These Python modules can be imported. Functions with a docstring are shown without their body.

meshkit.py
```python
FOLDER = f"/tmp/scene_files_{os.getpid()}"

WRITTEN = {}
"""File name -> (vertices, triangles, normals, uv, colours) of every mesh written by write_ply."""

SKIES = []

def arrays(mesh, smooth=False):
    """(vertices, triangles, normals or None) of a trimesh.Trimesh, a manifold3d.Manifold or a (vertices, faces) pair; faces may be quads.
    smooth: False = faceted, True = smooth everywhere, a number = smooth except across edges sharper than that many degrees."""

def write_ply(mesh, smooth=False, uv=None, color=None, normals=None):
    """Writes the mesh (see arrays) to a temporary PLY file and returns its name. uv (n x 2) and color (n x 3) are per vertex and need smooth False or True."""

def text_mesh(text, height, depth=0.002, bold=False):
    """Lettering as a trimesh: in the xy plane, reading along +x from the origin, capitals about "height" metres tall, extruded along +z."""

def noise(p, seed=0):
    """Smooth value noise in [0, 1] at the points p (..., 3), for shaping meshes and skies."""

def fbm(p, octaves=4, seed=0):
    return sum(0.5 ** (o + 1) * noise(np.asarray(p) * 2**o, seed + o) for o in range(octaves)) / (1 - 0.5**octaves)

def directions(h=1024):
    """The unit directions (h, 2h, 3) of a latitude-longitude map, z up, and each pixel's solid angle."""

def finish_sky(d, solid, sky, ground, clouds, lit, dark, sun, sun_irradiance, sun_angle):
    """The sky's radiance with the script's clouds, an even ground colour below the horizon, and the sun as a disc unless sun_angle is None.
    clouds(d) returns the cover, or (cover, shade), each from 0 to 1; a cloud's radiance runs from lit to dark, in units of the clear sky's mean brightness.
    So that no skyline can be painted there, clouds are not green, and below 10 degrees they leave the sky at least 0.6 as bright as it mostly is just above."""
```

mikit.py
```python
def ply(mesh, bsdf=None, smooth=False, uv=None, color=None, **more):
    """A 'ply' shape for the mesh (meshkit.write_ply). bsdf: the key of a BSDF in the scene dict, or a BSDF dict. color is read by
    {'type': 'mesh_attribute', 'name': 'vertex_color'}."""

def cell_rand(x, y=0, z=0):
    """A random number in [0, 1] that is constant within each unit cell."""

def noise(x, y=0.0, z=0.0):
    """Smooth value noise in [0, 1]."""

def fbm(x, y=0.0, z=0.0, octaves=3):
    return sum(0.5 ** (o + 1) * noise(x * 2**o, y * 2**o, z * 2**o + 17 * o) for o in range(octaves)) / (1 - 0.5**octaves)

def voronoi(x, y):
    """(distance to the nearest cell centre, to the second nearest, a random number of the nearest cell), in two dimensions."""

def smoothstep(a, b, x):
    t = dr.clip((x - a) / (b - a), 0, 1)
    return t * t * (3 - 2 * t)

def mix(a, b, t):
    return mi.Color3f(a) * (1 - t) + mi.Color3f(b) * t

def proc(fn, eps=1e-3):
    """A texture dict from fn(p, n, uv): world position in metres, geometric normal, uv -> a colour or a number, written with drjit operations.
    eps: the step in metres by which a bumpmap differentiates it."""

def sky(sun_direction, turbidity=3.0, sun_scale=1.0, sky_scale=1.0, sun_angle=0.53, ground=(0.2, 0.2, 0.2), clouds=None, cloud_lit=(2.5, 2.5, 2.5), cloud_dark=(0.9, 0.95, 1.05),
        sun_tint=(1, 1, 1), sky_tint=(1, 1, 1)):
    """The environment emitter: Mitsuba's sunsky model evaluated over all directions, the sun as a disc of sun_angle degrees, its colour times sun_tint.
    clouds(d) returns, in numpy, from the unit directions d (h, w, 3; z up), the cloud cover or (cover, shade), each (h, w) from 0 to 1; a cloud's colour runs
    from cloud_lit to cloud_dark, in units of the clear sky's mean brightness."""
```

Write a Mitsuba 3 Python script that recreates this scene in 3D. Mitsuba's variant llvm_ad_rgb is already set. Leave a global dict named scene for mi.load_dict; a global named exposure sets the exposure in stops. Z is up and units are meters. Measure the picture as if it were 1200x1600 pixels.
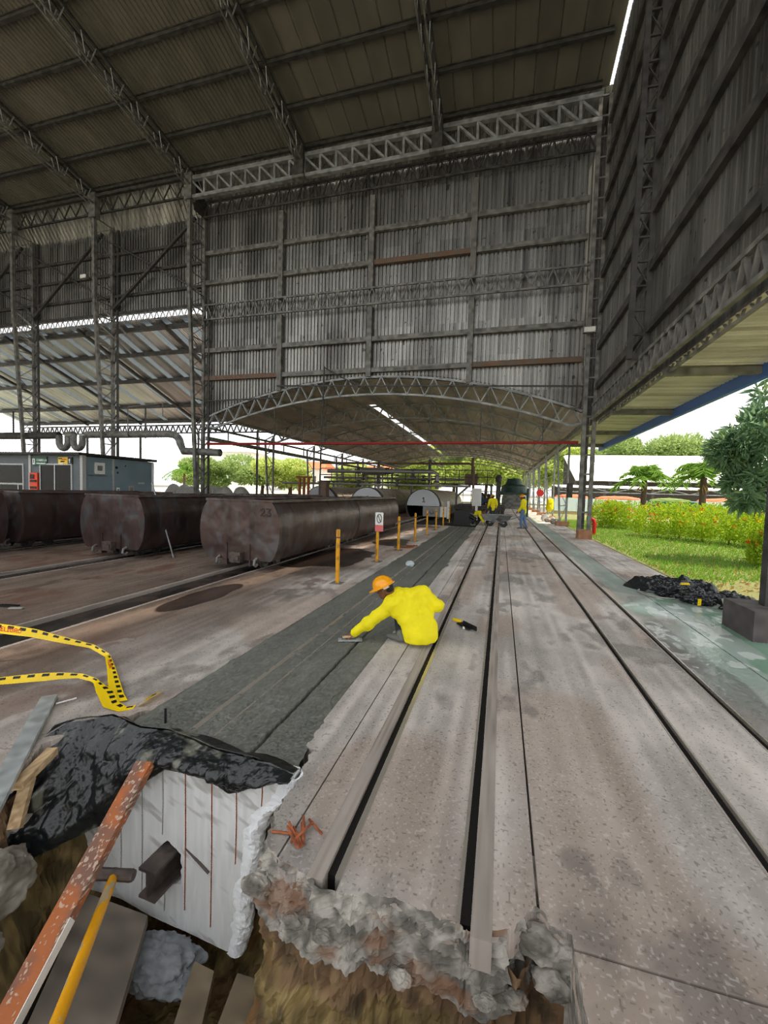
import math, random
import numpy as np, trimesh, mitsuba as mi, drjit as dr, manifold3d as m3
from shapely.geometry import Polygon, box as sbox
import mikit, meshkit
from mikit import proc, noise, fbm, cell_rand, smoothstep, mix

# ------------------------------------------------------------------ camera, light
T = mi.ScalarTransform4f
rng = np.random.default_rng(7)
scene, labels = {}, {}
EYE = (0.0, 0.0, 1.65)
FWD, UPV = np.array([-0.26704989, 0.96243258, -0.04907016]), np.array([-0.04089066, 0.03955689, 0.99838029])
scene['camera'] = {'type': 'perspective', 'fov': 84.9, 'fov_axis': 'x', 'near_clip': 0.05, 'far_clip': 2000.0,
                   'to_world': T().look_at(origin=list(EYE), target=[float(EYE[i] + FWD[i]) for i in range(3)], up=[float(v) for v in UPV])}

def haze(d):
    q = d * np.array([2.0, 2.0, 5.0])
    n = meshkit.fbm(q + 3.1, 4, seed=5)
    return np.clip(0.55 + 0.9 * n, 0, 1), np.clip(1.4 * meshkit.fbm(q * 1.3 + 9, 3, seed=8) - 0.45, 0, 0.5)

scene['sky'] = mikit.sky((0.36, -0.09, 0.92), turbidity=4.0, sun_scale=0.55, sky_scale=1.0, sun_angle=1.5, ground=(0.2, 0.2, 0.18),
                         clouds=haze, cloud_lit=(1.9, 1.9, 1.88), cloud_dark=(1.2, 1.25, 1.3))
exposure = 2.95

# ------------------------------------------------------------------ materials
def lin(*c):
    return [((v / 255 + 0.055) / 1.055) ** 2.4 if v > 10 else v / 3300 for v in c]

def mat(name, col, rough=0.7, metal=0.0, spec=0.5, bump=None, bscale=0.002, two=True, **kw):
    base = proc(col) if callable(col) else {'type': 'rgb', 'value': list(col)}
    d = {'type': 'principled', 'base_color': base, 'metallic': metal, 'specular': spec, **kw}
    d['roughness'] = proc(rough) if callable(rough) else rough
    if bump:
        d = {'type': 'bumpmap', 'arbitrary': proc(bump, 0.004), 'scale': bscale, 'bsdf': d}
    scene['material_' + name] = {'type': 'twosided', 'bsdf': d} if two else d
    return name

def leaf(name, col, tr=0.9):
    scene['material_' + name] = {'type': 'principledthin', 'base_color': {'type': 'rgb', 'value': list(col)}, 'roughness': 0.5, 'diff_trans': tr, 'spec_trans': 0.0}
    return name

def wetmask(p):
    a = smoothstep(1.2, 0.75, dr.sqrt(dr.square((p.x - 2.75) / 0.85) + dr.square((p.y - 5.4) / 2.6)) + 0.7 * (noise(p.x * 2.6, p.y * 1.4, 3) - 0.5))
    b = smoothstep(1.1, 0.85, dr.sqrt(dr.square((p.x - 2.0) / 0.2) + dr.square((p.y - 4.7) / 1.9)) + 0.6 * (noise(p.x * 6, p.y * 2, 5) - 0.5))
    return a, b

def oilmask(p):
    w = 0.7 * (fbm(p.x * 1.1, p.y * 1.5, 2, 2) - 0.5)
    a = smoothstep(1.0, 0.93, dr.sqrt(dr.square((p.x + 3.95) / 0.95) + dr.square((p.y - 9.6) / 1.75)) + w)
    c = smoothstep(1.0, 0.93, dr.sqrt(dr.square((p.x + 3.4) / 0.7) + dr.square((p.y - 13.2) / 1.2)) + w)
    e = smoothstep(1.0, 0.9, dr.sqrt(dr.square((p.x + 4.25) / 0.28) + dr.square((p.y - 5.2) / 0.9)) + w)
    return dr.maximum(dr.maximum(a, c), e)

def concrete_col(p, n, uv):
    big, grit = fbm(p.x * 0.9, p.y * 0.6, 1, 3), noise(p.x * 90, p.y * 90)
    mid, streak = fbm(p.x * 5, p.y * 3, 4, 3), noise(p.x * 16, p.y * 0.7)
    c = mix(lin(148, 142, 136), lin(204, 196, 188), smoothstep(0.2, 0.75, 0.45 * big + 0.3 * mid + 0.25 * streak))
    c = mix(c, lin(150, 128, 112), 0.5 * smoothstep(0.5, 0.7, noise(p.x * 1.7 + 9, p.y * 0.9)))
    c = mix(c, lin(98, 92, 88), 0.6 * smoothstep(0.58, 0.7, 0.5 * mid + 0.5 * noise(p.x * 1.3, p.y * 0.8, 21)))
    c = mix(c, lin(205, 200, 195), 0.3 * smoothstep(0.75, 0.9, grit))
    c = mix(c, lin(80, 74, 70), 0.45 * smoothstep(0.22, 0.1, grit))
    dirt_shade = smoothstep(-2.5, -4.2, p.x + 2.2 * (big - 0.5))  # floor darkens to the left: oily dirt plus shade put into the colour
    c = mix(c, c * mi.Color3f(lin(160, 145, 135)), dirt_shade)
    c = mix(c, lin(92, 60, 48), 0.55 * smoothstep(0.5, 0.62, mid) * smoothstep(0.45, 0.6, big) * smoothstep(-2.2, -3.2, p.x))
    a, b = wetmask(p)
    c = mix(c, mix(lin(146, 170, 160), lin(96, 150, 122), smoothstep(0.5, 0.65, noise(p.x * 3, p.y * 1.6))), 0.75 * a)  # wet green patch, lightened so its colour carries some of the reflection
    c = mix(c, lin(214, 220, 214), 0.6 * a * smoothstep(0.56, 0.62, mid))
    c = mix(c, lin(90, 88, 86), 0.6 * b)
    strip = smoothstep(1.92, 1.97, p.x) * smoothstep(2.5, 2.42, p.x) * smoothstep(6.5, 9.0, p.y)
    c = mix(c, lin(128, 148, 138), 0.65 * strip)
    return mix(c, lin(40, 30, 27), 0.92 * oilmask(p))

def concrete_rough(p, n, uv):
    a, b = wetmask(p)
    return 0.85 - 0.70 * dr.maximum(dr.maximum(a * 0.95, b * smoothstep(0.45, 0.55, noise(p.x * 14, p.y * 9))), oilmask(p))

def concrete_bump(p, n, uv):
    return noise(p.x * 28, p.y * 28) + 0.5 * noise(p.x * 70, p.y * 70) + 0.5 * noise(p.x * 8, p.y * 2.5)

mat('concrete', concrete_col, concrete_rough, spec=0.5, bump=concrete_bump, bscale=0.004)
mat('concrete_wet', lambda p, n, uv: mix(lin(86, 88, 82), lin(128, 129, 122), 0.6 * fbm(p.x * 5, p.y * 2, 2, 3) + 0.4 * noise(p.x * 60, p.y * 40)), 0.5, spec=0.5,
    bump=lambda p, n, uv: fbm(p.x * 26, p.y * 14, 3, 2) + 0.6 * noise(p.x * 75, p.y * 75), bscale=0.022)
mat('rubble', lambda p, n, uv: mix(mix(lin(92, 88, 82), lin(168, 163, 154), smoothstep(0.3, 0.75, fbm(p.x * 14, p.y * 14, p.z * 14, 3))), lin(120, 84, 58), 0.7 * smoothstep(0.55, 0.72, fbm(p.x * 5, p.y * 5, p.z * 9, 3))), 0.9,
    bump=lambda p, n, uv: fbm(p.x * 45, p.y * 45, p.z * 45, 3), bscale=0.012)

def soil_col(p, n, uv):
    w, v = fbm(p.x * 6, p.y * 6, p.z * 2, 3), noise(p.x * 26, p.y * 26, p.z * 11)
    c = mix(lin(98, 84, 56), lin(158, 138, 94), smoothstep(0.3, 0.7, 0.65 * w + 0.35 * v))
    c = mix(c, lin(124, 86, 58), 0.6 * smoothstep(0.55, 0.7, noise(p.x * 4 + 7, p.y * 4, p.z * 6)))
    c = mix(c, mix(lin(88, 68, 54), lin(140, 112, 88), v), 0.8 * smoothstep(-0.50, -0.44, p.z + 0.35 * (w - 0.5)))
    return mix(c, lin(72, 64, 52), 0.7 * smoothstep(0.55, 0.7, 0.5 * w + 0.5 * noise(p.x * 12, p.y * 12, p.z * 8)))

mat('soil', soil_col, 0.95, spec=0.2, bump=lambda p, n, uv: fbm(p.x * 22, p.y * 22, p.z * 10, 3), bscale=0.02)
mat('mortar', lambda p, n, uv: mix(lin(88, 92, 96), lin(150, 154, 158), fbm(p.x * 20, p.y * 20, p.z * 20, 3)), 0.75, bump=lambda p, n, uv: fbm(p.x * 40, p.y * 40, p.z * 40, 3), bscale=0.015)
mat('rock', lambda p, n, uv: mix(lin(118, 112, 100), lin(190, 184, 172), smoothstep(0.25, 0.75, fbm(p.x * 9, p.y * 9, p.z * 9, 3))), 0.9, bump=lambda p, n, uv: fbm(p.x * 30, p.y * 30, p.z * 30, 3), bscale=0.015)
mat('foam', lambda p, n, uv: mix(mix(lin(206, 208, 208), lin(234, 235, 235), fbm(p.x * 40, p.y * 3, p.z * 4, 3)), lin(150, 145, 137), 0.6 * smoothstep(0.55, 0.7, fbm(p.x * 5, p.y * 5, p.z * 11 + p.x * 5, 3))), 0.85,
    bump=lambda p, n, uv: fbm(p.x * 80, p.y * 8, p.z * 14, 3), bscale=0.004)
mat('foam_broken', lin(236, 239, 242), 0.9, bump=lambda p, n, uv: noise(p.x * 160, p.y * 160, p.z * 160) + fbm(p.x * 50, p.y * 50, p.z * 50, 2), bscale=0.008)
mat('plastic_black', lambda p, n, uv: mix(lin(24, 27, 29), lin(118, 118, 104), 0.7 * smoothstep(0.6, 0.72, fbm(p.x * 9, p.y * 9, p.z * 4, 3))), 0.32, spec=0.6,
    bump=lambda p, n, uv: fbm(p.x * 24, p.y * 24, p.z * 14, 3), bscale=0.02)
mat('tarp', lin(34, 37, 40), 0.3, spec=0.6, bump=lambda p, n, uv: fbm(p.x * 14, p.y * 14, p.z * 14, 3), bscale=0.02)
mat('tarp_grey', lin(150, 148, 140), 0.5)
mat('board', lambda p, n, uv: mix(lin(96, 88, 80), lin(140, 130, 118), noise(p.x * 6, p.y * 14, p.z * 9)), 0.8, bump=lambda p, n, uv: noise(p.x * 30, p.y * 30, p.z * 30), bscale=0.004)
mat('board_tan', lambda p, n, uv: mix(lin(100, 89, 72), lin(142, 127, 104), noise(p.x * 14, p.y * 20, p.z * 9)), 0.85, bump=lambda p, n, uv: fbm(p.x * 30, p.y * 30, p.z * 30, 3), bscale=0.006)
mat('wood', lambda p, n, uv: mix(lin(150, 122, 88), lin(214, 186, 146), noise(p.x * 60, p.y * 8, p.z * 60)), 0.8)
def rustbar_col(p, n, uv):
    k, g = fbm(p.x * 9, p.y * 6, p.z * 9, 3), fbm(p.x * 95, p.y * 40, p.z * 95, 2)
    return mix(mix(lin(168, 96, 52), lin(122, 88, 74), smoothstep(0.4, 0.62, k)), lin(198, 178, 156), 0.7 * smoothstep(0.58, 0.68, 0.75 * g + 0.25 * k))
mat('rust_bar', rustbar_col, 0.75, bump=lambda p, n, uv: fbm(p.x * 50, p.y * 50, p.z * 50, 3), bscale=0.003)
mat('bar_lit_white', lin(226, 226, 222), 0.6)  # white of the lit side on the rusty bar
mat('aluminium', lambda p, n, uv: mix(lin(150, 156, 156), lin(196, 202, 202), noise(p.x * 20, p.y * 20, p.z)), 0.45, metal=0.3)
mat('rust', lambda p, n, uv: mix(lin(112, 58, 36), lin(170, 98, 62), noise(p.x * 40, p.y * 40, p.z * 40)), 0.8)
mat('steel_dark', lambda p, n, uv: mix(lin(58, 52, 50), lin(112, 100, 94), fbm(p.x * 18, p.y * 18, p.z * 18, 3)), 0.5, metal=0.4, bump=lambda p, n, uv: fbm(p.x * 60, p.y * 60, p.z * 60, 3), bscale=0.003)
mat('rail_head', lambda p, n, uv: mix(lin(132, 123, 116), lin(170, 161, 152), noise(p.x * 60, p.y * 3, 1)), 0.6)
mat('rail_bright', lin(190, 182, 170), 0.3, metal=0.6)
mat('void', lin(22, 20, 19), 0.7)
mat('oily', lambda p, n, uv: mix(lin(20, 17, 16), lin(58, 44, 38), smoothstep(0.45, 0.7, fbm(p.x * 5, p.y * 3, 1, 3))), 0.3)
mat('handle_yellow', lambda p, n, uv: mix(lin(232, 164, 22), lin(190, 168, 130), smoothstep(0.62, 0.72, noise(p.x * 30, p.y * 14, p.z * 30))), 0.4)
mat('bollard_yellow', lambda p, n, uv: mix(lin(226, 160, 22), lin(150, 110, 50), 0.7 * smoothstep(0.6, 0.75, noise(p.x * 30, p.y * 30, p.z * 9))), 0.45)

def sheet_col(p, n, uv):
    s = p.x + p.y
    pan, wide = cell_rand(dr.floor(s / 0.18), dr.floor(p.z / 3.1)), cell_rand(dr.floor(s / 0.9), dr.floor(p.z / 2.6) + 7)
    st = noise(s * 11, p.z * 0.5, 3)
    c = mix(lin(96, 96, 94), lin(178, 178, 174), 0.15 + 0.4 * pan + 0.3 * wide + 0.5 * (st - 0.5))
    c = mix(c, lin(66, 62, 59), 0.6 * smoothstep(0.5, 0.75, 0.6 * noise(s * 0.9, p.z * 0.35, 9) + 0.4 * st))
    return mix(c, lin(50, 38, 32), 0.7 * smoothstep(0.92, 0.95, noise(s * 11, p.z * 6, 5)))
mat('sheet_wall', sheet_col, 0.43, metal=0.78, spec=0.5)
mat('sheet_roof', lambda p, n, uv: mix(lin(94, 92, 85), lin(122, 119, 110), 0.5 * cell_rand(dr.floor(p.x / 0.75 + 0.2), 3) + 0.5 * noise(p.x * 2.5, p.y * 1.2)), 0.7, metal=0.1)
mat('sheet_vault', lambda p, n, uv: mix(lin(156, 146, 136), lin(206, 198, 188), 0.5 * cell_rand(dr.floor(p.x / 1.5), dr.floor(p.y / 6.4)) + 0.5 * noise(p.x * 2.5, p.y * 1.2)), 0.6, metal=0.15)
mat('sheet_leanto', lambda p, n, uv: mix(lin(150, 153, 154), lin(232, 236, 238), 0.6 * cell_rand(dr.floor(p.x / 0.178)) + 0.4 * noise(p.x * 1.5, p.y * 0.8)), 0.28, metal=0.75)
mat('sheet_canopy', lambda p, n, uv: mix(lin(168, 165, 156), lin(232, 230, 224), 0.7 * cell_rand(dr.floor((p.y - 0.4) / 0.2)) + 0.3 * noise(p.x * 2.5, p.y * 3)), 0.6, metal=0.1)
steelf = lambda a, b: (lambda p, n, uv: mix(a, b, noise(p.x * 6, p.y * 6, p.z * 6)))
mat('steel', steelf(lin(74, 74, 72), lin(138, 138, 134)), 0.55, metal=0.1)
mat('steel_black', steelf(lin(40, 40, 40), lin(78, 76, 74)), 0.6)
mat('steel_light', steelf(lin(112, 116, 118), lin(168, 172, 174)), 0.5, metal=0.2)
mat('steel_rusty', steelf(lin(116, 82, 56), lin(104, 98, 92)), 0.7)
mat('pipe_red', lin(150, 38, 34), 0.5)
mat('hydrant_red', lin(196, 30, 26), 0.4)
mat('haze_blue_fascia', lin(78, 116, 190), 0.5)  # beam colour carries a bluish haze and is brightened against the backlight
mat('pipe_grey', lin(134, 132, 128), 0.4, metal=0.4)
mat('base_orange', lambda p, n, uv: mix(lin(150, 96, 66), lin(176, 138, 110), noise(p.x * 8, p.y * 8, p.z * 8)), 0.85)
mat('base_dark', lambda p, n, uv: mix(lin(66, 62, 62), lin(96, 90, 88), noise(p.x * 8, p.y * 8, p.z * 8)), 0.85)

def cage_col(p, n, uv):
    k, f = fbm(p.x * 2, p.y * 2, p.z * 2, 3), fbm(p.x * 7, p.y * 7, p.z * 3, 3)
    c = mix(lin(66, 52, 49), lin(94, 77, 73), k)
    c = mix(c, lin(92, 104, 110), 0.4 * smoothstep(0.44, 0.76, f + 0.3 * (k - 0.5)))
    return mix(c, lin(46, 38, 36), 0.6 * smoothstep(0.48, 0.78, fbm(p.x * 6 + 5, p.y * 6, p.z * 1.2, 3)))
mat('cage', cage_col, 0.36, metal=0.45, bump=lambda p, n, uv: fbm(p.x * 3, p.y * 3, p.z * 3, 3), bscale=0.03)
mat('cage_number', lin(52, 40, 38), 0.7)
mat('vessel', lambda p, n, uv: mix(lin(150, 138, 126), lin(182, 172, 160), noise(p.x * 3, p.y * 3, p.z * 3)), 0.5, metal=0.2)
mat('vessel_white', lin(196, 200, 204), 0.5)
mat('office_wall', lambda p, n, uv: mix(lin(104, 124, 134), lin(128, 148, 158), noise(p.x * 2, p.y * 2, p.z * 2)), 0.6)
mat('office_front', lin(96, 104, 108), 0.6)
mat('frame_alu', lin(170, 172, 172), 0.4, metal=0.3)
mat('glass_dark', lin(8, 9, 10), 0.25, spec=0.2)
mat('white', lin(226, 226, 222), 0.5)
mat('black', lin(18, 18, 18), 0.5)
mat('red', lin(200, 40, 34), 0.5)
mat('pink', lin(220, 110, 112), 0.5)
mat('green_sign', lin(20, 92, 66), 0.5)
mat('yellow_sign', lin(232, 202, 32), 0.5)
mat('orange_plastic', lin(226, 70, 30), 0.45)
mat('helmet', lin(240, 160, 12), 0.25, spec=0.6)
mat('shirt', lin(236, 221, 6), 0.75, bump=lambda p, n, uv: fbm(p.x * 16, p.y * 16, p.z * 7, 3), bscale=0.02)
mat('trousers', lin(48, 58, 66), 0.85, bump=lambda p, n, uv: fbm(p.x * 18, p.y * 18, p.z * 9, 3), bscale=0.02)
mat('jeans', lin(96, 122, 158), 0.85)
mat('boot', lin(110, 112, 108), 0.8)
mat('skin', lin(112, 74, 54), 0.55)
mat('hair', lin(22, 18, 16), 0.7)
mat('tape_yellow', lin(242, 206, 14), 0.35)
mat('tape_red', lin(196, 54, 26), 0.4)
mat('green_machine', lin(36, 62, 56), 0.5)
mat('bag_clear', lin(196, 208, 212), 0.2, spec=0.7)
mat('lawn_soil', lambda p, n, uv: mix(lin(132, 120, 100), lin(112, 116, 78), smoothstep(0.4, 0.55, fbm(p.x * 0.9, p.y * 0.9, 2, 3) + 0.35 * smoothstep(9.5, 12, p.y + 0.4 * p.x))), 0.95, spec=0.1)
mat('ground', lambda p, n, uv: mix(lin(176, 172, 160), lin(150, 154, 128), smoothstep(0.4, 0.6, fbm(p.x * 0.2, p.y * 0.2, 2, 3))), 0.95, spec=0.1)
mat('bark', lin(92, 76, 62), 0.9)
mat('roof_white', lin(240, 240, 236), 0.6)
mat('wall_far', lin(206, 224, 222), 0.7)
mat('wall_tan', lin(196, 176, 128), 0.8)
mat('terracotta', lin(206, 108, 70), 0.7)
mat('shed_dark', lin(88, 84, 78), 0.8)
leaf('grass_a', lin(122, 170, 62)); leaf('grass_b', lin(158, 160, 78))
leaf('leaf_hedge', lin(168, 196, 58))
leaf('leaf_tree', lin(128, 160, 124), 1.1); leaf('leaf_tree_light', lin(182, 206, 146), 1.2)
leaf('leaf_palm', lin(134, 172, 80), 0.9); leaf('leaf_dry', lin(176, 150, 96), 0.6)
leaf('leaf_far_hazed', lin(202, 216, 134), 1.3); leaf('leaf_far_dark', lin(166, 188, 122), 1.1)  # distant leaves made paler, haze put into their colour
leaf('sheet_clear', lin(104, 114, 120), 1.2); leaf('petal_red', lin(224, 78, 34), 0.6); leaf('petal_yellow', lin(246, 214, 50), 0.8)

# ------------------------------------------------------------------ mesh helpers
class MB:
    def __init__(s): s.v, s.f, s.n = [], [], 0
    def add(s, v, f):
        v, f = np.asarray(v, float).reshape(-1, 3), np.asarray(f, int)
        if f.shape[1] == 4: f = np.vstack([f[:, [0, 1, 2]], f[:, [0, 2, 3]]])
        s.v.append(v); s.f.append(f + s.n); s.n += len(v); return s
    def tm(s, m): return s.add(m.vertices, m.faces)
    def box(s, c, d, rz=0.0):
        c, d = np.asarray(c, float), np.asarray(d, float) / 2
        q = np.array([[x, y, z] for x in (-1, 1) for y in (-1, 1) for z in (-1, 1)]) * d
        if rz: q = q @ np.array([[math.cos(rz), math.sin(rz), 0], [-math.sin(rz), math.cos(rz), 0], [0, 0, 1]])
        return s.add(q + c, BOXF)
    def ab(s, lo, hi): lo, hi = np.asarray(lo, float), np.asarray(hi, float); return s.box((lo + hi) / 2, hi - lo)
    def beam(s, a, b, w, h=None, up=(0, 0, 1)):
        a, b, h = np.asarray(a, float), np.asarray(b, float), h or w
        t = b - a; t = t / np.linalg.norm(t); up = np.asarray(up, float)
        if abs(t @ up) > 0.97: up = np.array([0, 1.0, 0]) if abs(t[1]) < 0.9 else np.array([1.0, 0, 0])
        x = np.cross(t, up); x /= np.linalg.norm(x); z = np.cross(x, t)
        q = [p + x * sx * w / 2 + z * sz * h / 2 for p in (a, b) for sx in (-1, 1) for sz in (-1, 1)]
        return s.add(q, BOXF)
    def tube(s, pts, r, n=8, cap=True):
        p = np.asarray(pts, float); t = np.gradient(p, axis=0); t /= np.linalg.norm(t, axis=1, keepdims=True) + 1e-9
        r = np.broadcast_to(r, (len(p),)); ref = np.array([0, 0, 1.0]) if abs(t[0, 2]) < 0.9 else np.array([1.0, 0, 0])
        v = []
        for k in range(len(p)):
            x = np.cross(t[k], ref); x /= np.linalg.norm(x) + 1e-9; y = np.cross(t[k], x); ref = np.cross(x, t[k]) if abs(x @ t[k]) < 0.5 else ref
            a = np.arange(n) * 2 * np.pi / n
            v.append(p[k] + r[k] * (np.cos(a)[:, None] * x + np.sin(a)[:, None] * y))
        v = np.vstack(v + ([p[:1], p[-1:]] if cap else [])); L = len(p)
        f = [[i * n + j, i * n + (j + 1) % n, (i + 1) * n + (j + 1) % n, (i + 1) * n + j] for i in range(L - 1) for j in range(n)]
        s.add(v, f)
        if cap:
            k0 = s.n - len(v)
            s.f.append(np.array([[k0 + L * n, k0 + (j + 1) % n, k0 + j] for j in range(n)] + [[k0 + L * n + 1, k0 + (L - 1) * n + j, k0 + (L - 1) * n + (j + 1) % n] for j in range(n)]))
        return s
    def grid(s, P):
        nu, nv = P.shape[:2]; i, j = np.meshgrid(np.arange(nu - 1), np.arange(nv - 1), indexing='ij')
        return s.add(P, np.stack([i * nv + j, (i + 1) * nv + j, (i + 1) * nv + j + 1, i * nv + j + 1], -1).reshape(-1, 4))
    def slab(s, P, th):
        """the grid with thickness th along its normals"""
        a, b = np.gradient(P, axis=0), np.gradient(P, axis=1); n = np.cross(a, b); n /= np.linalg.norm(n, axis=2, keepdims=True) + 1e-12
        Q = P - n * th; s.grid(P); s.grid(Q[:, ::-1])
        for e, g in ((P[0], Q[0]), (Q[-1], P[-1])): s.grid(np.stack([g, e]))
        for e, g in ((Q[:, 0], P[:, 0]), (P[:, -1], Q[:, -1])): s.grid(np.stack([g, e]))
        return s
    def extrude(s, poly, th, M=None):
        """polygon in its xy plane, extruded th along z, then moved by the 4x4 M"""
        for g in getattr(poly, 'geoms', [poly]):
            if g.is_empty or g.area < 1e-8: continue
            m = trimesh.creation.extrude_polygon(g, th, engine='earcut')
            if M is not None: m.apply_transform(M)
            s.tm(m)
        return s
    def lathe(s, prof, c, axis='z', n=24):
        prof = np.asarray(prof, float); a = np.arange(n) * 2 * np.pi / n
        P = np.stack([prof[:, None, 0] * np.cos(a), prof[:, None, 0] * np.sin(a), np.broadcast_to(prof[:, None, 1], (len(prof), n))], -1)
        P = np.concatenate([P, P[:, :1]], 1)
        if axis == 'y': P = P[..., [0, 2, 1]]
        if axis == 'x': P = P[..., [2, 0, 1]]
        return s.grid(P + np.asarray(c, float))
    def get(s): return np.vstack(s.v), np.vstack(s.f)
BOXF = np.array([[0, 2, 3, 1], [4, 5, 7, 6], [0, 1, 5, 4], [2, 6, 7, 3], [0, 4, 6, 2], [1, 3, 7, 5]])

def frame(o, x, y):
    x, y = np.asarray(x, float), np.asarray(y, float); x = x / np.linalg.norm(x); z = np.cross(x, y); z /= np.linalg.norm(z); y = np.cross(z, x)
    M = np.eye(4); M[:3, 0], M[:3, 1], M[:3, 2], M[:3, 3] = x, y, z, o
    return M

ORD = ['first', 'second', 'third', 'fourth', 'fifth', 'sixth', 'seventh', 'eighth', 'ninth', 'tenth', 'eleventh', 'twelfth', 'thirteenth']
USED = {}
def numbered(k):
    n = USED.get(k, 0); USED[k] = n + 1
    return k if n == 0 else f'{k}_{n:03d}'
def thing(name, label=None, cat=None, group=None, kind=None):
    k = numbered(name); d = {}
    if label: d['label'] = label
    if cat: d['category'] = cat
    if group: d['group'] = group
    if kind: d['kind'] = kind
    labels[k] = d; return k
def part(par, name, m, bsdf, smooth=False, label=None, kind=None, to=None):
    k = numbered(par + '__' + name)
    d = m if isinstance(m, dict) else mikit.ply(m.get() if isinstance(m, MB) else m, 'material_' + bsdf, smooth)
    scene[k] = {**d, 'to_world': to} if to is not None else d
    if label or kind: labels[k] = {**({'label': label} if label else {}), **({'kind': kind} if kind else {})}
    return k
def solo(name, m, bsdf, label, cat=None, group=None, kind=None, smooth=False, to=None):
    k = thing(name, label, cat, group, kind)
    d = m if isinstance(m, dict) else mikit.ply(m.get() if isinstance(m, MB) else m, 'material_' + bsdf, smooth)
    scene[k] = {**d, 'to_world': to} if to is not None else d
    return k
def beam1(a, b, w, h=None, up=(0, 0, 1)): return MB().beam(a, b, w, h, up)
def nz(P, s, seed=0): return meshkit.fbm(np.asarray(P, float) * s, 4, seed) - 0.5

# ------------------------------------------------------------------ floor, pit
def jitter(line, step=0.012, amp=0.025, seed=0):
    line = np.asarray(line, float); out = []
    for a, b in zip(line[:-1], line[1:]):
        n = max(2, int(np.linalg.norm(b - a) / step)); out += [a + (b - a) * t for t in np.arange(n) / n]
    P = np.array(out + [line[-1]])
    Q = np.stack([P[:, 0], P[:, 1], np.zeros(len(P))], 1)
    return P + amp * np.stack([nz(Q, 9, seed) * 2 + nz(Q, 30, seed + 3), nz(Q + 5, 9, seed + 1) * 2 + nz(Q + 5, 30, seed + 4)], 1)

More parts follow.
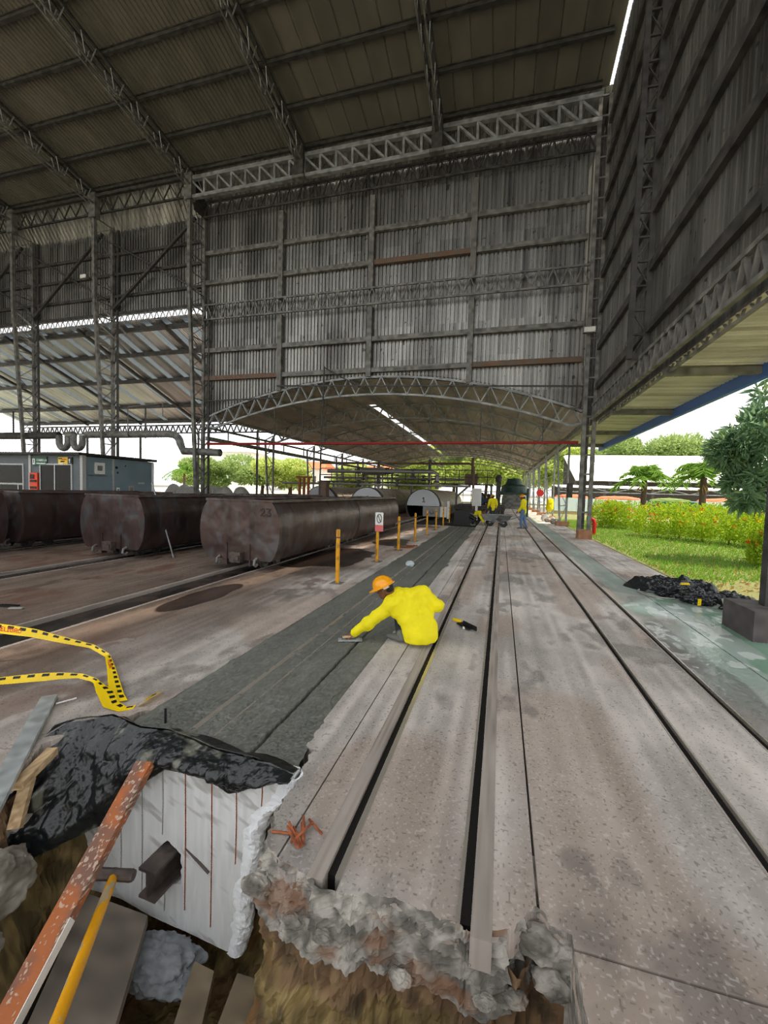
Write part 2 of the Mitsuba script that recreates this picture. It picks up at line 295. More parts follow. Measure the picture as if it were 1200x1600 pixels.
edge = jitter([(0.33, -0.6), (0.33, 1.3), (0.325, 1.66)], amp=0.004)
edge = np.vstack([edge, jitter([(0.32, 1.67), (0.20, 1.72), (0.06, 1.60), (-0.08, 1.55), (-0.35, 1.60), (-0.6, 1.54), (-0.86, 1.60), (-0.97, 1.66), (-1.04, 1.85), (-1.06, 2.12), (-1.08, 2.38)], amp=0.035, seed=4)])
edge = np.vstack([edge, jitter([(-1.1, 2.40), (-2.42, 2.44), (-2.62, 2.12), (-2.72, 1.9), (-2.6, 1.62), (-2.66, 1.3), (-2.9, 0.8), (-3.2, -0.6)], amp=0.03, seed=9)])
PIT = Polygon(edge).buffer(0)
LANES = [(-34, -11.87), (-11.23, -8.57), (-7.93, -5.29), (-4.64, -2.4), (-1.16, -0.905), (-0.895, -0.735), (-0.588, -0.1), (0.035, 0.205), (0.217, 1.2), (1.275, 1.768), (1.845, 2.44), (2.455, 3.5)]
thing('floor', 'stained grey concrete floor of the shed with rails set into it', kind='structure')
for x0, x1 in LANES:
    y1 = 21.4 if -5 < x0 < -2 else 66
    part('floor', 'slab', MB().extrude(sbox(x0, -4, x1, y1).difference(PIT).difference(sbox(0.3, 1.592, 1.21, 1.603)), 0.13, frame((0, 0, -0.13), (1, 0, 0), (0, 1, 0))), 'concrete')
part('floor', 'sub_base', MB().extrude(sbox(-34, -4, 3.5, 66).difference(PIT.buffer(0.02)), 0.05, frame((0, 0, -0.175), (1, 0, 0), (0, 1, 0))), 'void')
for x0, x1 in ((-11.87, -11.23), (-8.57, -7.93), (-5.29, -4.64)):
    part('floor', 'track_bed', MB().ab((x0, -4, -0.12), (x1, 66, -0.055)), 'oily', label='black oily bed between two rails')
# the broken slab edge: rough concrete lumps hanging under the slab top
n = len(edge)
def ribbon(z0, z1, off0, off1, amp, sc, seed, rows=14, lumps=False, zs=1.0, rough=0.4):
    d = np.gradient(edge, axis=0); d /= np.linalg.norm(d, axis=1, keepdims=True) + 1e-9
    k = np.ones(15) / 15
    d = np.stack([np.convolve(np.pad(d[:, i], 7, 'edge'), k, 'valid') for i in (0, 1)], 1)
    nrm = np.stack([-d[:, 1], d[:, 0]], 1); c = np.array([-1.2, 0.6])
    nrm *= np.sign(((c - edge) * nrm).sum(1))[:, None]
    P = np.zeros((rows, n, 3))
    for r in range(rows):
        t = r / (rows - 1); P[r, :, :2] = edge + nrm * (off0 + (off1 - off0) * t); P[r, :, 2] = z0 + (z1 - z0) * t
    Q = P * [1, 1, zs]; w = np.ones(rows)[:, None]
    if lumps: w = np.clip(np.arange(rows) / 4, 0, 1)[:, None]
    k = nz(Q, sc, seed) * 2 + rough * nz(Q, sc * 3.3, seed + 2) * 2 - rough * 1.2 * np.abs(nz(Q, sc * 2.1, seed + 7)) * 2
    if lumps: k = k + 0.5 * (np.round(nz(Q, sc * 1.7, seed + 9) * 7) / 3.5)
    P[..., :2] += nrm[None] * (amp * w * k)[..., None]; P[..., 2] += 0.5 * amp * w * nz(Q + 9, sc * 1.5, seed + 5)
    return P
first = int(np.argmin(np.abs(edge - [0.32, 1.67]).sum(1)))
last = int(np.argmin(np.abs(edge - [-1.08, 2.38]).sum(1)))
P = ribbon(0.0, -0.27, 0.0, 0.06, 0.036, 15, 11, 44, True, 1.0, 0.7)
part('floor', 'broken_edge', MB().grid(P[:, first:last]), 'rubble', label='rough broken edge of the concrete slab')
part('floor', 'cut_edge', MB().grid(ribbon(0.0, -0.5, 0.0, 0.0, 0.004, 4, 3)[:, :first + 3]), 'rubble', 40)
part('floor', 'footing', MB().ab((0.1, 1.76, -0.5), (0.3, 2.0, -0.02)).ab((0.345, 1.2, -0.5), (0.5, 2.0, -0.135)), 'rubble')
thing('pit', 'open excavated pit of yellow brown soil in the floor', kind='structure')
part('pit', 'soil_wall', MB().grid(ribbon(-0.14, -1.7, -0.03, 0.16, 0.075, 7, 21, 70, False, 0.45, 0.7)), 'soil')
xs, ys = np.linspace(-3.4, 0.5, 240), np.linspace(-0.7, 2.3, 190)
X, Y = np.meshgrid(xs, ys, indexing='ij'); Pf = np.stack([X, Y, 0 * X], -1)
bank = np.clip((-1.95 - 1.3 * np.clip(Y - 1.45, 0, 1) - X) / 0.7, 0, 1); bank = bank * bank * (3 - 2 * bank)
Pf[..., 2] = -1.36 + 0.98 * bank + 0.16 * nz(Pf, 2.2, 31) + 0.12 * nz(Pf, 7, 33) + 0.07 * nz(Pf, 22, 35) - 0.30 * np.clip((Y - 1.65) / 0.2, 0, 1) * np.clip((X + 2.9) / 0.3, 0, 1)
part('pit', 'soil_bottom', MB().grid(Pf), 'soil')
# rails in the floor
RAILS = [(-0.735, -0.66, -0.60, -0.588), (-0.1, -0.045, 0.035, -0.1)]
def rail(xh0, xh1, xl0, xl1, y0, label):
    k = thing('rail', label, 'rail')
    m = MB().ab((xh0, y0, -0.12), (xh1, 66, 0.002))
    part(k, 'head', m, 'rail_head'); part(k, 'guard_lip', MB().ab((xl0, y0 + 0.03, -0.12), (xl1, 66, 0.006)), 'rail_bright')
    part(k, 'flangeway', MB().ab((min(xh1, xl1), y0 + 0.06, -0.13), (max(xh0, xl0), 66, -0.022)), 'void')
rail(-0.735, -0.66, -0.615, -0.586, 1.575, 'embedded steel rail just right of the crouching man, ending at the pit')
rail(-0.045, 0.035, -0.102, -0.086, 1.53, 'embedded steel rail in the middle of the floor ending at the pit rubble')
rail(1.2, 1.213, 1.262, 1.275, -4, 'inner rail groove of the right hand floor track, running to the man with the wheelbarrow')
rail(1.768, 1.78, 1.832, 1.845, -4, 'outer rail groove of the right hand floor track beside the green wet patch')
def open_rail(x, label):
    k = thing('rail', label, 'rail')
    m = MB()
    for w, z0, z1 in ((0.09, -0.08, -0.068), (0.016, -0.068, -0.02), (0.045, -0.02, 0.006)): m.ab((x - w / 2, -4, z0), (x + w / 2, 60, z1))
    part(k, 'profile', m, 'rail_head')
for x, l in ((-5.26, 'left raised rail under the nearest tank wagon numbered 23'), (-4.67, 'right raised rail under the nearest tank wagon numbered 23, beside the kerb'),
             (-8.54, 'left raised rail under the middle row of tank wagons'), (-7.96, 'right raised rail under the middle row of tank wagons'),
             (-11.84, 'left raised rail under the farthest left tank wagons'), (-11.26, 'right raised rail under the farthest left tank wagons')): open_rail(x, l)
# fresh concrete between the rails
ny = 520; ys = 2.19 + (21.2 - 2.19) * (np.linspace(0, 1, ny) ** 1.8); u = np.linspace(0, 1, 150)
L = np.stack([np.full(ny, -2.4), ys, 0 * ys], 1); R = np.stack([np.full(ny, -1.13), ys, 0 * ys], 1)
xl = -2.38 + 0.26 * nz(L, 1.5, 41) + 0.10 * nz(L, 7, 42); xr = -1.13 + 0.22 * nz(R, 1.8, 43) + 0.09 * nz(R, 8, 44) - 0.02
P = np.zeros((ny, 150, 3)); P[..., 0] = xl[:, None] + (xr - xl)[:, None] * u; P[..., 1] = ys[:, None]
ed = np.minimum(u, 1 - u)[None, :]
P[..., 2] = np.clip(ed * 14, 0, 1) * (0.012 + 0.014 * nz(P, 11, 45) + 0.016 * nz(P * [1, 0.3, 1], 26, 46)) - 0.002
P[..., 2] -= 0.07 * np.exp(-((P[..., 0] + 1.43 - 0.03 * nz(P * [0, 1, 0], 3, 47)) / 0.012) ** 4)
P[..., 2] -= 0.006 * np.exp(-((P[..., 0] + 1.72) / 0.015) ** 2)
k = thing('wet_concrete', 'strip of freshly poured dark grey concrete that the crouching man smooths', 'concrete')
part(k, 'surface', MB().grid(P), 'concrete_wet', True)
part(k, 'fill', MB().ab((-2.38, 2.22, -0.12), (-1.48, 21.2, -0.006)).ab((-1.38, 2.22, -0.12), (-1.16, 21.2, -0.006)).ab((-1.48, 2.22, -0.12), (-1.38, 21.2, -0.07)).ab((-2.38, 2.2, -0.9), (-1.12, 2.5, -0.12)), 'concrete_wet')
for x, w, l in ((-1.935, 0.022, 'embedded rail top showing as a pale line in the wet concrete, left one'), (-1.755, 0.007, 'thin pale rail lip in the wet concrete, middle line')):
    solo('rail', MB().ab((x - w, 2.3, -0.05), (x + w, 21.2, 0.0125 + w * 0.06)), 'rail_bright', l, 'rail')

# ------------------------------------------------------------------ main shed: columns, roof, walls
def laced(k, p0, p1, q0, q1, w, step, bs='steel', rung=0.045, diag=True, limit=300):
    """two legs p and q with rungs and diagonals, parts of k"""
    p0, p1, q0, q1 = (np.asarray(v, float) for v in (p0, p1, q0, q1)); n = max(2, int(np.linalg.norm(p1 - p0) / step))
    part(k, 'leg', beam1(p0, p1, w), bs); part(k, 'leg', beam1(q0, q1, w), bs)
    for i in range(n + 1):
        a, b = p0 + (p1 - p0) * i / n, q0 + (q1 - q0) * i / n
        part(k, 'rung', beam1(a, b, rung, rung), bs)
        if diag and i < n:
            c = (q0 + (q1 - q0) * (i + 1) / n) if i % 2 == 0 else (p0 + (p1 - p0) * (i + 1) / n)
            part(k, 'lacing', beam1(a if i % 2 == 0 else b, c, rung, rung * 0.5), bs)
Y0, YW, ZR = 18.1, 19.2, 17.2
roofz = lambda y: ZR + 0.17 * (Y0 - y)
YEND = 0.0
cols = [(-15.5, 'tall laced steel column at the left end of the big corrugated wall'), (-21.6, 'tall laced steel column behind the roof edge of the grey site office'), (-27.65, 'tall laced steel column nearest the left edge of the picture'), (-33.7, 'tall laced steel column beyond the left edge of the picture')]
for x, l in cols:
    k = thing('shed_column', l, 'column', 'laced columns on the left')
    zk, yb = 11.6, 18.75
    laced(k, (x, Y0, zk), (x, Y0, 15.9), (x, YW, zk), (x, YW, 15.9), 0.17, 0.85)
    laced(k, (x, yb, 0.0), (x, Y0, zk), (x, YW, 0.0), (x, YW, zk), 0.15, 0.75)
    part(k, 'head_plate', MB().ab((x - 0.22, Y0 - 0.16, 15.8), (x + 0.22, Y0 + 0.16, 17.05)), 'steel')
    part(k, 'side_leg', beam1((x + 0.36, YW - 0.02, 0), (x + 0.36, YW - 0.02, 11.4), 0.09), 'steel_black')
    for i in range(14): part(k, 'side_rung', beam1((x, YW, 0.6 + i * 0.78), (x + 0.36, YW - 0.02, 0.95 + i * 0.78), 0.04), 'steel_black')
    part(k, 'base_plate', MB().ab((x - 0.35, yb - 0.25, -0.01), (x + 0.5, YW + 0.25, 0.06)), 'steel_black')
    if x < -16:
        for z0, z1, dy in ((11.5, 10.1, 1.5), (10.4, 9.3, 1.5)): part(k, 'knee_brace', beam1((x, Y0 + 0.1, z0), (x + 0.35, YW + dy * 0.6, z1), 0.07), 'steel_light')
k = thing('shed_column', 'tall ladder-like steel column on an orange brown base at the right end of the big wall', 'column')
laced(k, (3.02, Y0, 0.3), (3.02, Y0, 16.8), (3.38, Y0, 0.3), (3.38, Y0, 16.8), 0.14, 0.72, rung=0.06, diag=False)
part(k, 'rear_leg', beam1((3.3, YW - 0.1, 0), (3.3, YW - 0.1, 16.5), 0.14), 'steel_black')
part(k, 'base', MB().ab((2.97, Y0 - 0.3, 0), (3.46, Y0 + 0.3, 0.36)), 'base_orange', label='orange brown concrete base')
part(k, 'conduit', MB().tube([(2.6, Y0 + 0.9, 5.3), (2.9, Y0 + 0.9, 5.35), (3.0, Y0 + 0.8, 5.7), (3.0, Y0 + 0.8, 7.0)], 0.045), 'steel')
k = thing('shed_column', 'dark steel column on a dark concrete block at the right edge of the picture', 'column')
laced(k, (3.27, 6.3, 0.36), (3.27, 6.3, 4.6), (3.7, 6.3, 0.36), (3.7, 6.3, 4.6), 0.13, 0.6, bs='steel_black', rung=0.05, diag=False)
part(k, 'base', MB().ab((2.93, 5.88, 0), (3.9, 6.6, 0.36)), 'base_dark', label='dark concrete block')
# ceiling
thing('ceiling', 'dark olive sheet metal roof of the high shed seen from below', kind='structure')
XL, XR = -34.2, 3.34
def roofsheet(x0, x1, wide):
    ps = [0, 0.02, 0.03, 0.045, 0.055] if wide else None
    if wide: xs = [x0 - 0.03 if x0 - 0.76 < -9.5 else x0, x0 + 0.025, x0 + 0.045, x1 - 0.02, x1]; zs = [0.0 if x0 - 0.76 < -9.5 else 0.035, 0.035, 0.0, 0.0, 0.035]
    else:
        m = int(round((x1 - x0) / 0.19)); w = (x1 - x0) / m; xs, zs = [], []
        for i in range(m): xs += [x0 + i * w, x0 + (i + 0.6) * w, x0 + (i + 0.72) * w, x0 + (i + 0.88) * w]; zs += [0, 0, 0.035, 0.035]
        xs.append(x1); zs.append(0)
    xs, zs = np.array(xs), np.array(zs); ye, ys = Y0 + 0.25, YEND
    return MB().grid(np.stack([np.stack([xs, 0 * xs + y, zs + roofz(y) + 0.16], -1) for y in (ye, ys)]))
x = XL
while x < XR - 0.05:
    w = min(0.756, XR - x); part('ceiling', 'sheet', roofsheet(x, x + w, x > -9.5), 'sheet_roof'); x += w
PUR = [18.1, 16.45, 14.85, 13.25, 11.65, 10.05, 8.45, 6.85, 5.2, 3.6, 2.0, 0.4]
GRX = [-33.7, -27.65, -21.6, -15.5, -9.42, -3.14, 3.05]
for y in PUR:
    for a, b in zip(GRX[:-1], GRX[1:]):
        z = roofz(y)
        m = MB().ab((a, y - 0.07, z - 0.06), (b, y + 0.07, z + 0.02)); m.ab((a, y - 0.02, z + 0.02), (b, y + 0.02, z + 0.13)); m.ab((a, y - 0.07, z + 0.12), (b, y + 0.07, z + 0.15))
        part('ceiling', 'purlin', m, 'steel_black')
for i, x in enumerate(GRX[:-1]):
    k = thing('rafter_truss', f'slim roof truss under the ceiling sheets, {ORD[5 - i]} one counting from the right hand wall', 'roof truss', 'rafter trusses')
    d = 0.85
    for s in (-0.16, 0.16): part(k, 'top_chord', beam1((x + s, Y0, roofz(Y0) - 0.1), (x + s, YEND, roofz(YEND) - 0.1), 0.09, 0.09), 'steel_black')
    for s in (-0.12, 0.12): part(k, 'bottom_chord', beam1((x + s, Y0, roofz(Y0) - 0.75), (x + s, YEND, roofz(YEND) - 1.0), 0.06, 0.06), 'steel')
    nb = 30
    for j in range(nb):
        y = Y0 - (Y0 - YEND) * (j + 0.5) / nb; yb = Y0 - (Y0 - YEND) * (j + (0.15 if j % 2 else 0.85)) / nb
        for s in (-1, 1): part(k, 'web', beam1((x + 0.16 * s, y, roofz(y) - 0.1), (x + 0.12 * s, yb, roofz(yb) - 0.75 - 0.015 * (Y0 - yb)), 0.035, 0.035), 'steel_light')
    if x > -15:
        part(k, 'end_bracket', MB().ab((x - 0.22, Y0 - 0.3, 15.75), (x + 0.22, Y0 - 0.14, 17.1)), 'steel_black')
        part(k, 'end_shoe', MB().ab((x - 0.3, Y0 - 0.36, 15.66), (x + 0.3, Y0 - 0.1, 15.78)), 'steel')
# eave girder over the big wall
k = thing('eave_girder', 'deep pale steel lattice girder with N shaped webs under the roof edge', 'girder')
part(k, 'top_chord', MB().ab((-15.4, Y0 - 0.1, 16.72), (3.1, Y0 + 0.1, 16.9)), 'steel_light'); part(k, 'bottom_chord', MB().ab((-15.4, Y0 - 0.1, 15.84), (3.1, Y0 + 0.1, 16.0)), 'steel_light')
N = 24; w = 18.5 / N
for i in range(N):
    x = -15.4 + i * w
    part(k, 'web', MB().ab((x - 0.05, Y0 - 0.07, 16.0), (x + 0.05, Y0 + 0.07, 16.72)), 'steel_light'); part(k, 'web', beam1((x + 0.05, Y0, 16.7), (x + w - 0.05, Y0, 16.02), 0.14, 0.09), 'steel_light')
k = thing('eave_girder', 'dark eave beam over the braced bays at the left', 'girder')
part(k, 'top_chord', MB().ab((-34, Y0 - 0.08, 16.85), (-15.6, Y0 + 0.08, 17.0)), 'steel_black'); part(k, 'bottom_chord', MB().ab((-34, Y0 + 0.25, 16.2), (-15.6, Y0 + 0.35, 16.28)), 'steel_black')
for i in range(44): part(k, 'web', beam1((-34 + i * 0.418, Y0 + 0.2, 16.9 if i % 2 else 16.24), (-34 + (i + 1) * 0.418, Y0 + 0.2, 16.24 if i % 2 else 16.9), 0.05), 'steel_black')

def vlattice(name, label, a, b, z0, z1, n, bs, cw=0.08, ww=0.05, off=(0, 0, 0)):
    """flat truss with V webs from a to b (xy points)"""
    k = thing(name, label, 'girder'); a, b = np.array(a, float), np.array(b, float)
    for z in (z0, z1): part(k, 'chord', beam1((*a, z), (*b, z), cw), bs)
    for i in range(n):
        p, m, q = a + (b - a) * i / n, a + (b - a) * (i + 0.5) / n, a + (b - a) * (i + 1) / n
        part(k, 'web', beam1((*p, z0), (*m, z1), ww), bs); part(k, 'web', beam1((*m, z1), (*q, z0), ww), bs)
    return k
# back wall
thing('wall_back', 'high back wall of dirty corrugated metal sheets above the arched roof', kind='structure')
arch = lambda x: 7.03 - 1.75 * ((x + 6.2) / 9.15) ** 2
PITCH = 0.18
def wallsheet(x0, n, zb, zt, y, rows=1):
    xs, ds = [], []
    for i in range(n):
        for t, d in ((0.0, 0.0), (0.64, 0.0), (0.72, 0.06), (0.92, 0.06)): xs.append(x0 + (i + t) * PITCH); ds.append(d)
    xs.append(x0 + n * PITCH); ds.append(0.0)
    xs, ds = np.array(xs), np.array(ds); lo = np.maximum(zb, [zb if zb > 8 else arch(v) - 0.05 for v in xs])
    return MB().grid(np.stack([np.stack([xs, y + ds, lo], -1), np.stack([xs, y + ds, 0 * xs + zt], -1)]))
for r, (zb, zt, dy) in enumerate(((4.5, 8.86, 0.03), (8.8, 12.5, 0.02), (12.4, 16.6, 0.01))):
    for i in range(21):
        x0 = -15.45 + i * 5 * PITCH; part('wall_back', 'sheet', wallsheet(x0, 5 if i < 20 else 6, zb, zt, YW + 0.12 + dy), 'sheet_wall')
for i in range(21):
    x0 = -34.3 + i * 5 * PITCH; part('wall_back', 'sheet', wallsheet(x0, 5, 11.15, 15.9, YW + 0.13), 'sheet_wall')
def cant(x0, n, a, b):
    xs, ds = [], []
    for i in range(n):
        for t, d in ((0, 0), (0.5, 0), (0.68, 0.05), (0.85, 0.05)): xs.append(x0 + (i + t) * 0.27); ds.append(d)
    xs.append(x0 + n * 0.27); ds.append(0); xs, ds = np.array(xs), np.array(ds)
    return MB().grid(np.stack([np.stack([xs, 0 * xs + p[0] + ds * 0.7, p[1] + ds * 0.7], -1) for p in (a, b)]))
for i in range(14): part('wall_back', 'canted_sheet', cant(-34.3 + i * 1.35, 5, (Y0 + 0.22, 17.33), (YW + 0.13, 15.78)), 'sheet_wall')
for i in range(14): part('wall_back', 'canted_sheet', cant(-15.4 + i * 1.35, 5 if i < 13 else 5, (Y0 + 0.22, 17.33), (YW + 0.12, 16.35)), 'sheet_wall')
part('wall_back', 'end_plate', MB().ab((-15.44, Y0 + 0.2, 15.5), (-15.41, YW + 0.2, 17.35)), 'steel_black')
PX = [-15.5, -10.98, -6.28, -1.6, 3.1]
for x in PX[1:-1]:
    for z0, z1 in ((arch(x), 10.3), (11.08, 15.3)): part('wall_back', 'post', MB().ab((x - 0.12, YW - 0.12, z0), (x + 0.12, YW + 0.1, z1)), 'steel')
for z, rust in ((13.8, -1), (12.3, 2), (8.8, -1), (7.36, 0)):
    for i in range(4):
        b = 'steel_rusty' if i == rust or (z == 7.36 and i == 3) else 'steel'
        m = MB().ab((PX[i] + 0.1, YW - 0.05, z - 0.11), (PX[i + 1] - 0.12, YW + 0.11, z + 0.11)); part('wall_back', 'girt', m, b)
part('wall_back', 'girt', beam1((-15.3, YW - 0.1, 6.15), (-11, YW - 0.1, 6.2), 0.06), 'steel_black'); part('wall_back', 'girt', beam1((-11, YW - 0.25, 6.75), (3.2, YW - 0.4, 6.15), 0.06), 'steel_black')
vlattice('wall_girder', 'horizontal lattice girder across the middle of the big corrugated wall', (-15.4, YW - 0.2), (3.1, YW - 0.2), 10.33, 11.06, 33, 'steel')
vlattice('wall_girder', 'horizontal lattice girder at the dark top of the big corrugated wall', (-15.4, YW - 0.2), (3.1, YW - 0.2), 15.52, 16.25, 28, 'steel_black')
for a, b in zip(GRX[:3], GRX[1:4]):
    for z in (14.5, 13.4, 12.2, 11.25): part('wall_back', 'girt', MB().ab((a + 0.1, YW, z - 0.07), (b - 0.1, YW + 0.12, z + 0.07)), 'steel_black')
    part('wall_back', 'brace', beam1((a + 0.2, YW - 0.15, 11.4), (b - 0.2, YW - 0.45, 15.4), 0.13), 'steel_black'); part('wall_back', 'brace', beam1((a + 0.2, YW - 0.05, 15.0), (b - 0.2, YW - 0.05, 11.9), 0.08), 'steel_black')
    part('wall_back', 'post', MB().ab((a + 0.28, YW, 11.1), (a + 0.4, YW + 0.12, 15.8)), 'steel_black')
vlattice('wall_girder', 'small lattice girder in the bright gap below the braced wall bays at the left', (-34, YW + 0.05), (-15.6, YW + 0.05), 10.7, 11.15, 46, 'steel', 0.05, 0.03)
# lean-to roof beyond the left columns
thing('leanto_roof', 'low sloping corrugated roof behind the left columns', kind='structure')
lz = lambda y: 10.84 - 0.36 * (y - 19.4)
def ribbed(x0, x1, ya, yb, fz, pitch=0.178, depth=0.03):
    m = max(1, int(round((x1 - x0) / pitch))); w = (x1 - x0) / m; xs, zs = [], []
    for i in range(m):
        for t, d in ((0, 0), (0.5, 0), (0.65, depth), (0.85, depth)): xs.append(x0 + (i + t) * w); zs.append(d)
    xs.append(x1); zs.append(0); xs, zs = np.array(xs), np.array(zs)
    return MB().grid(np.stack([np.stack([xs, 0 * xs + y, zs + fz(y)], -1) for y in (ya, yb)]))
for i in range(64):
    for ya, yb in ((19.5, 24.9), (24.7, 30.0)): part('leanto_roof', 'sheet', ribbed(-44.5 + i * 0.445, -44.5 + (i + 1) * 0.445, ya, yb, lambda y, o=(0.02 if ya < 20 else 0): lz(y) + o + 0.1), 'sheet_clear' if i % 3 == 1 and (ya < 20 or i % 2) or (ya < 20 and i < 34 and i % 5 == 0) else 'sheet_leanto')
for y in (20.0, 21.95, 24.5, 27.6, 29.8):
    m = MB().ab((-44.5, y - 0.09, lz(y) - 0.14), (-15.7, y + 0.09, lz(y) + 0.08)); part('leanto_roof', 'purlin', m, 'steel_black')
for x in (-18.6, -24.6, -30.6, -36.6): part('leanto_roof', 'rafter', beam1((x, 19.5, lz(19.5) - 0.1), (x, 30, lz(30) - 0.1), 0.16), 'steel_black')
k = vlattice('leanto_girder', 'lattice girder along the low edge of the lean-to roof above the fat pipe', (-44, 29.9), (-15.5, 29.9), 6.1, 6.75, 50, 'steel_black', 0.09, 0.07)
for x in (-19, -24.6, -30.6, -36.6, -42.6): part(k, 'post', beam1((x, 29.9, 0), (x, 29.9, 6.2), 0.12), 'steel_black')
# right wall
thing('wall_right', 'dark corrugated cladding wall high on the right above the canopy', kind='structure')
def sidesheet(y0, n):
    ys, ds = [], []
    for i in range(n):
        for t, d in ((0, 0), (0.56, 0), (0.68, 0.010), (0.88, 0.010)): ys.append(y0 + (i + t) * PITCH); ds.append(d)
    ys.append(y0 + n * PITCH); ds.append(0); ys, ds = np.array(ys), np.array(ds)
    return MB().grid(np.stack([np.stack([3.42 + ds, ys, 0 * ys + 4.58], -1), np.stack([3.42 + ds, ys, roofz(ys) - 0.04], -1)]))
for i in range(25): part('wall_right', 'sheet', sidesheet(-3.3 + i * 5 * PITCH, 5), 'sheet_wall')
thing('wall_left', 'unseen corrugated wall added beyond the left edge of the picture to block side light', kind='structure')  # unseen wall, added to keep side light off the right wall
for i in range(21):
    a = -0.4 + i * 0.945; part('wall_left', 'sheet', MB().ab((-34.75, a, 4.5), (-34.7, a + 0.93, roofz(a) + 0.1)), 'sheet_wall')
for z in (5.9, 7.4, 8.8, 10.1, 11.5, 12.9, 14.3, 15.7):
    for a, b in ((-3.2, 6.2), (6.4, 12.0), (12.3, 17.9)): part('wall_right', 'girt', MB().ab((3.3, a, z - 0.12), (3.42, b, z + 0.12)), 'steel_black')
for y in (12.15, 6.3):
    k = thing('wall_post', 'dark laced post standing against the right hand wall above the canopy' if y > 10 else 'dark laced post of the right hand wall outside the picture', 'column')
    laced(k, (3.0, y, 5.2), (3.0, y, roofz(y) - 0.4), (3.36, y, 5.2), (3.36, y, roofz(y) - 0.4), 0.12, 0.6, bs='steel_black')
vlattice('canopy_girder', 'lattice girder along the foot of the right hand wall above the canopy', (3.25, 0.4), (3.25, 17.9), 4.68, 5.2, 44, 'steel', 0.085, 0.06)
vlattice('canopy_girder', 'second thinner lattice girder behind the foot of the right hand wall', (3.5, 0.4), (3.5, 17.9), 4.5, 4.72, 44, 'steel', 0.05, 0.035)
k = thing('canopy', 'flat corrugated canopy with an edge beam tinted blue for haze along the right side', kind='structure')
cz = lambda x: 4.62 - 0.03 * (x - 3.4)
def canopysheet(y0, y1):
    m = int(round((y1 - y0) / 0.2)); w = (y1 - y0) / m; ys, zs = [], []
    for i in range(m):
        for t, d in ((0, 0), (0.55, 0), (0.7, 0.035), (0.85, 0.035)): ys.append(y0 + (i + t) * w); zs.append(d * 1.6)
    ys.append(y1); zs.append(0); ys, zs = np.array(ys), np.array(zs)
    return MB().grid(np.stack([np.stack([0 * ys + x, ys, zs + cz(x)], -1) for x in (3.45, 5.35)]))
for i in range(26): part(k, 'sheet', canopysheet(0.4 + i * 1.0, 1.4 + i * 1.0), 'sheet_canopy')
part(k, 'edge_beam', MB().ab((5.22, 0.4, cz(5.3) - 0.28), (5.34, 26.4, cz(5.3) + 0.02)), 'haze_blue_fascia', label='edge beam tinted blue for haze')
for y in (1.3, 6.1, 10.9, 15.7, 20.5, 25.3): part(k, 'rafter', MB().beam((3.4, y, cz(3.4) - 0.12), (5.25, y, cz(5.3) - 0.1), 0.14, 0.16), 'steel')

# ------------------------------------------------------------------ arched roof over the tracks
thing('vault_roof', 'long arched sheet metal roof over the tank wagons and vessels', kind='structure')
VY = [19.2 + 6.4 * i for i in range(8)]
vx = np.linspace(-15.4, 4.1, 13)
def vsheet(x0, x1, ya, yb, full):
    n = 10 if full else 5; ys, zs = [], []
    m = int((yb - ya) / 0.2) if full else 1
    for i in range(m):
        for t, d in (((0, 0), (0.55, 0), (0.7, 0.03), (0.85, 0.03)) if full else ((0, 0),)): ys.append(ya + (i + t) * (yb - ya) / m); zs.append(d)
    ys.append(yb); zs.append(0); xs = np.linspace(x0, x1, 5 if full else 4); ys, zs = np.array(ys), np.array(zs)
    X, Y = np.meshgrid(xs, ys, indexing='ij')
    return MB().grid(np.stack([X, Y, arch(X) + 0.14 + zs[None, :]], -1))
for i in range(7):
    for j in range(12):
        x0, x1 = vx[j], vx[j + 1]
        segs = [(x0, x1)] if not (i > 0 and x0 < -8.1 < x1) else [(x0, -8.28), (-7.9, x1)]
        for a, b in segs: part('vault_roof', 'sheet', vsheet(a, b, VY[i] + (0.12 if i == 0 else 0), VY[i + 1], i < 2), 'sheet_vault')
for j in range(13):
    x = vx[j] * 0.985 - 0.03; part('vault_roof', 'purlin', beam1((x, YW + 0.2, arch(x) + 0.06), (x, VY[-1], arch(x) + 0.06), 0.12, 0.1), 'steel_light')
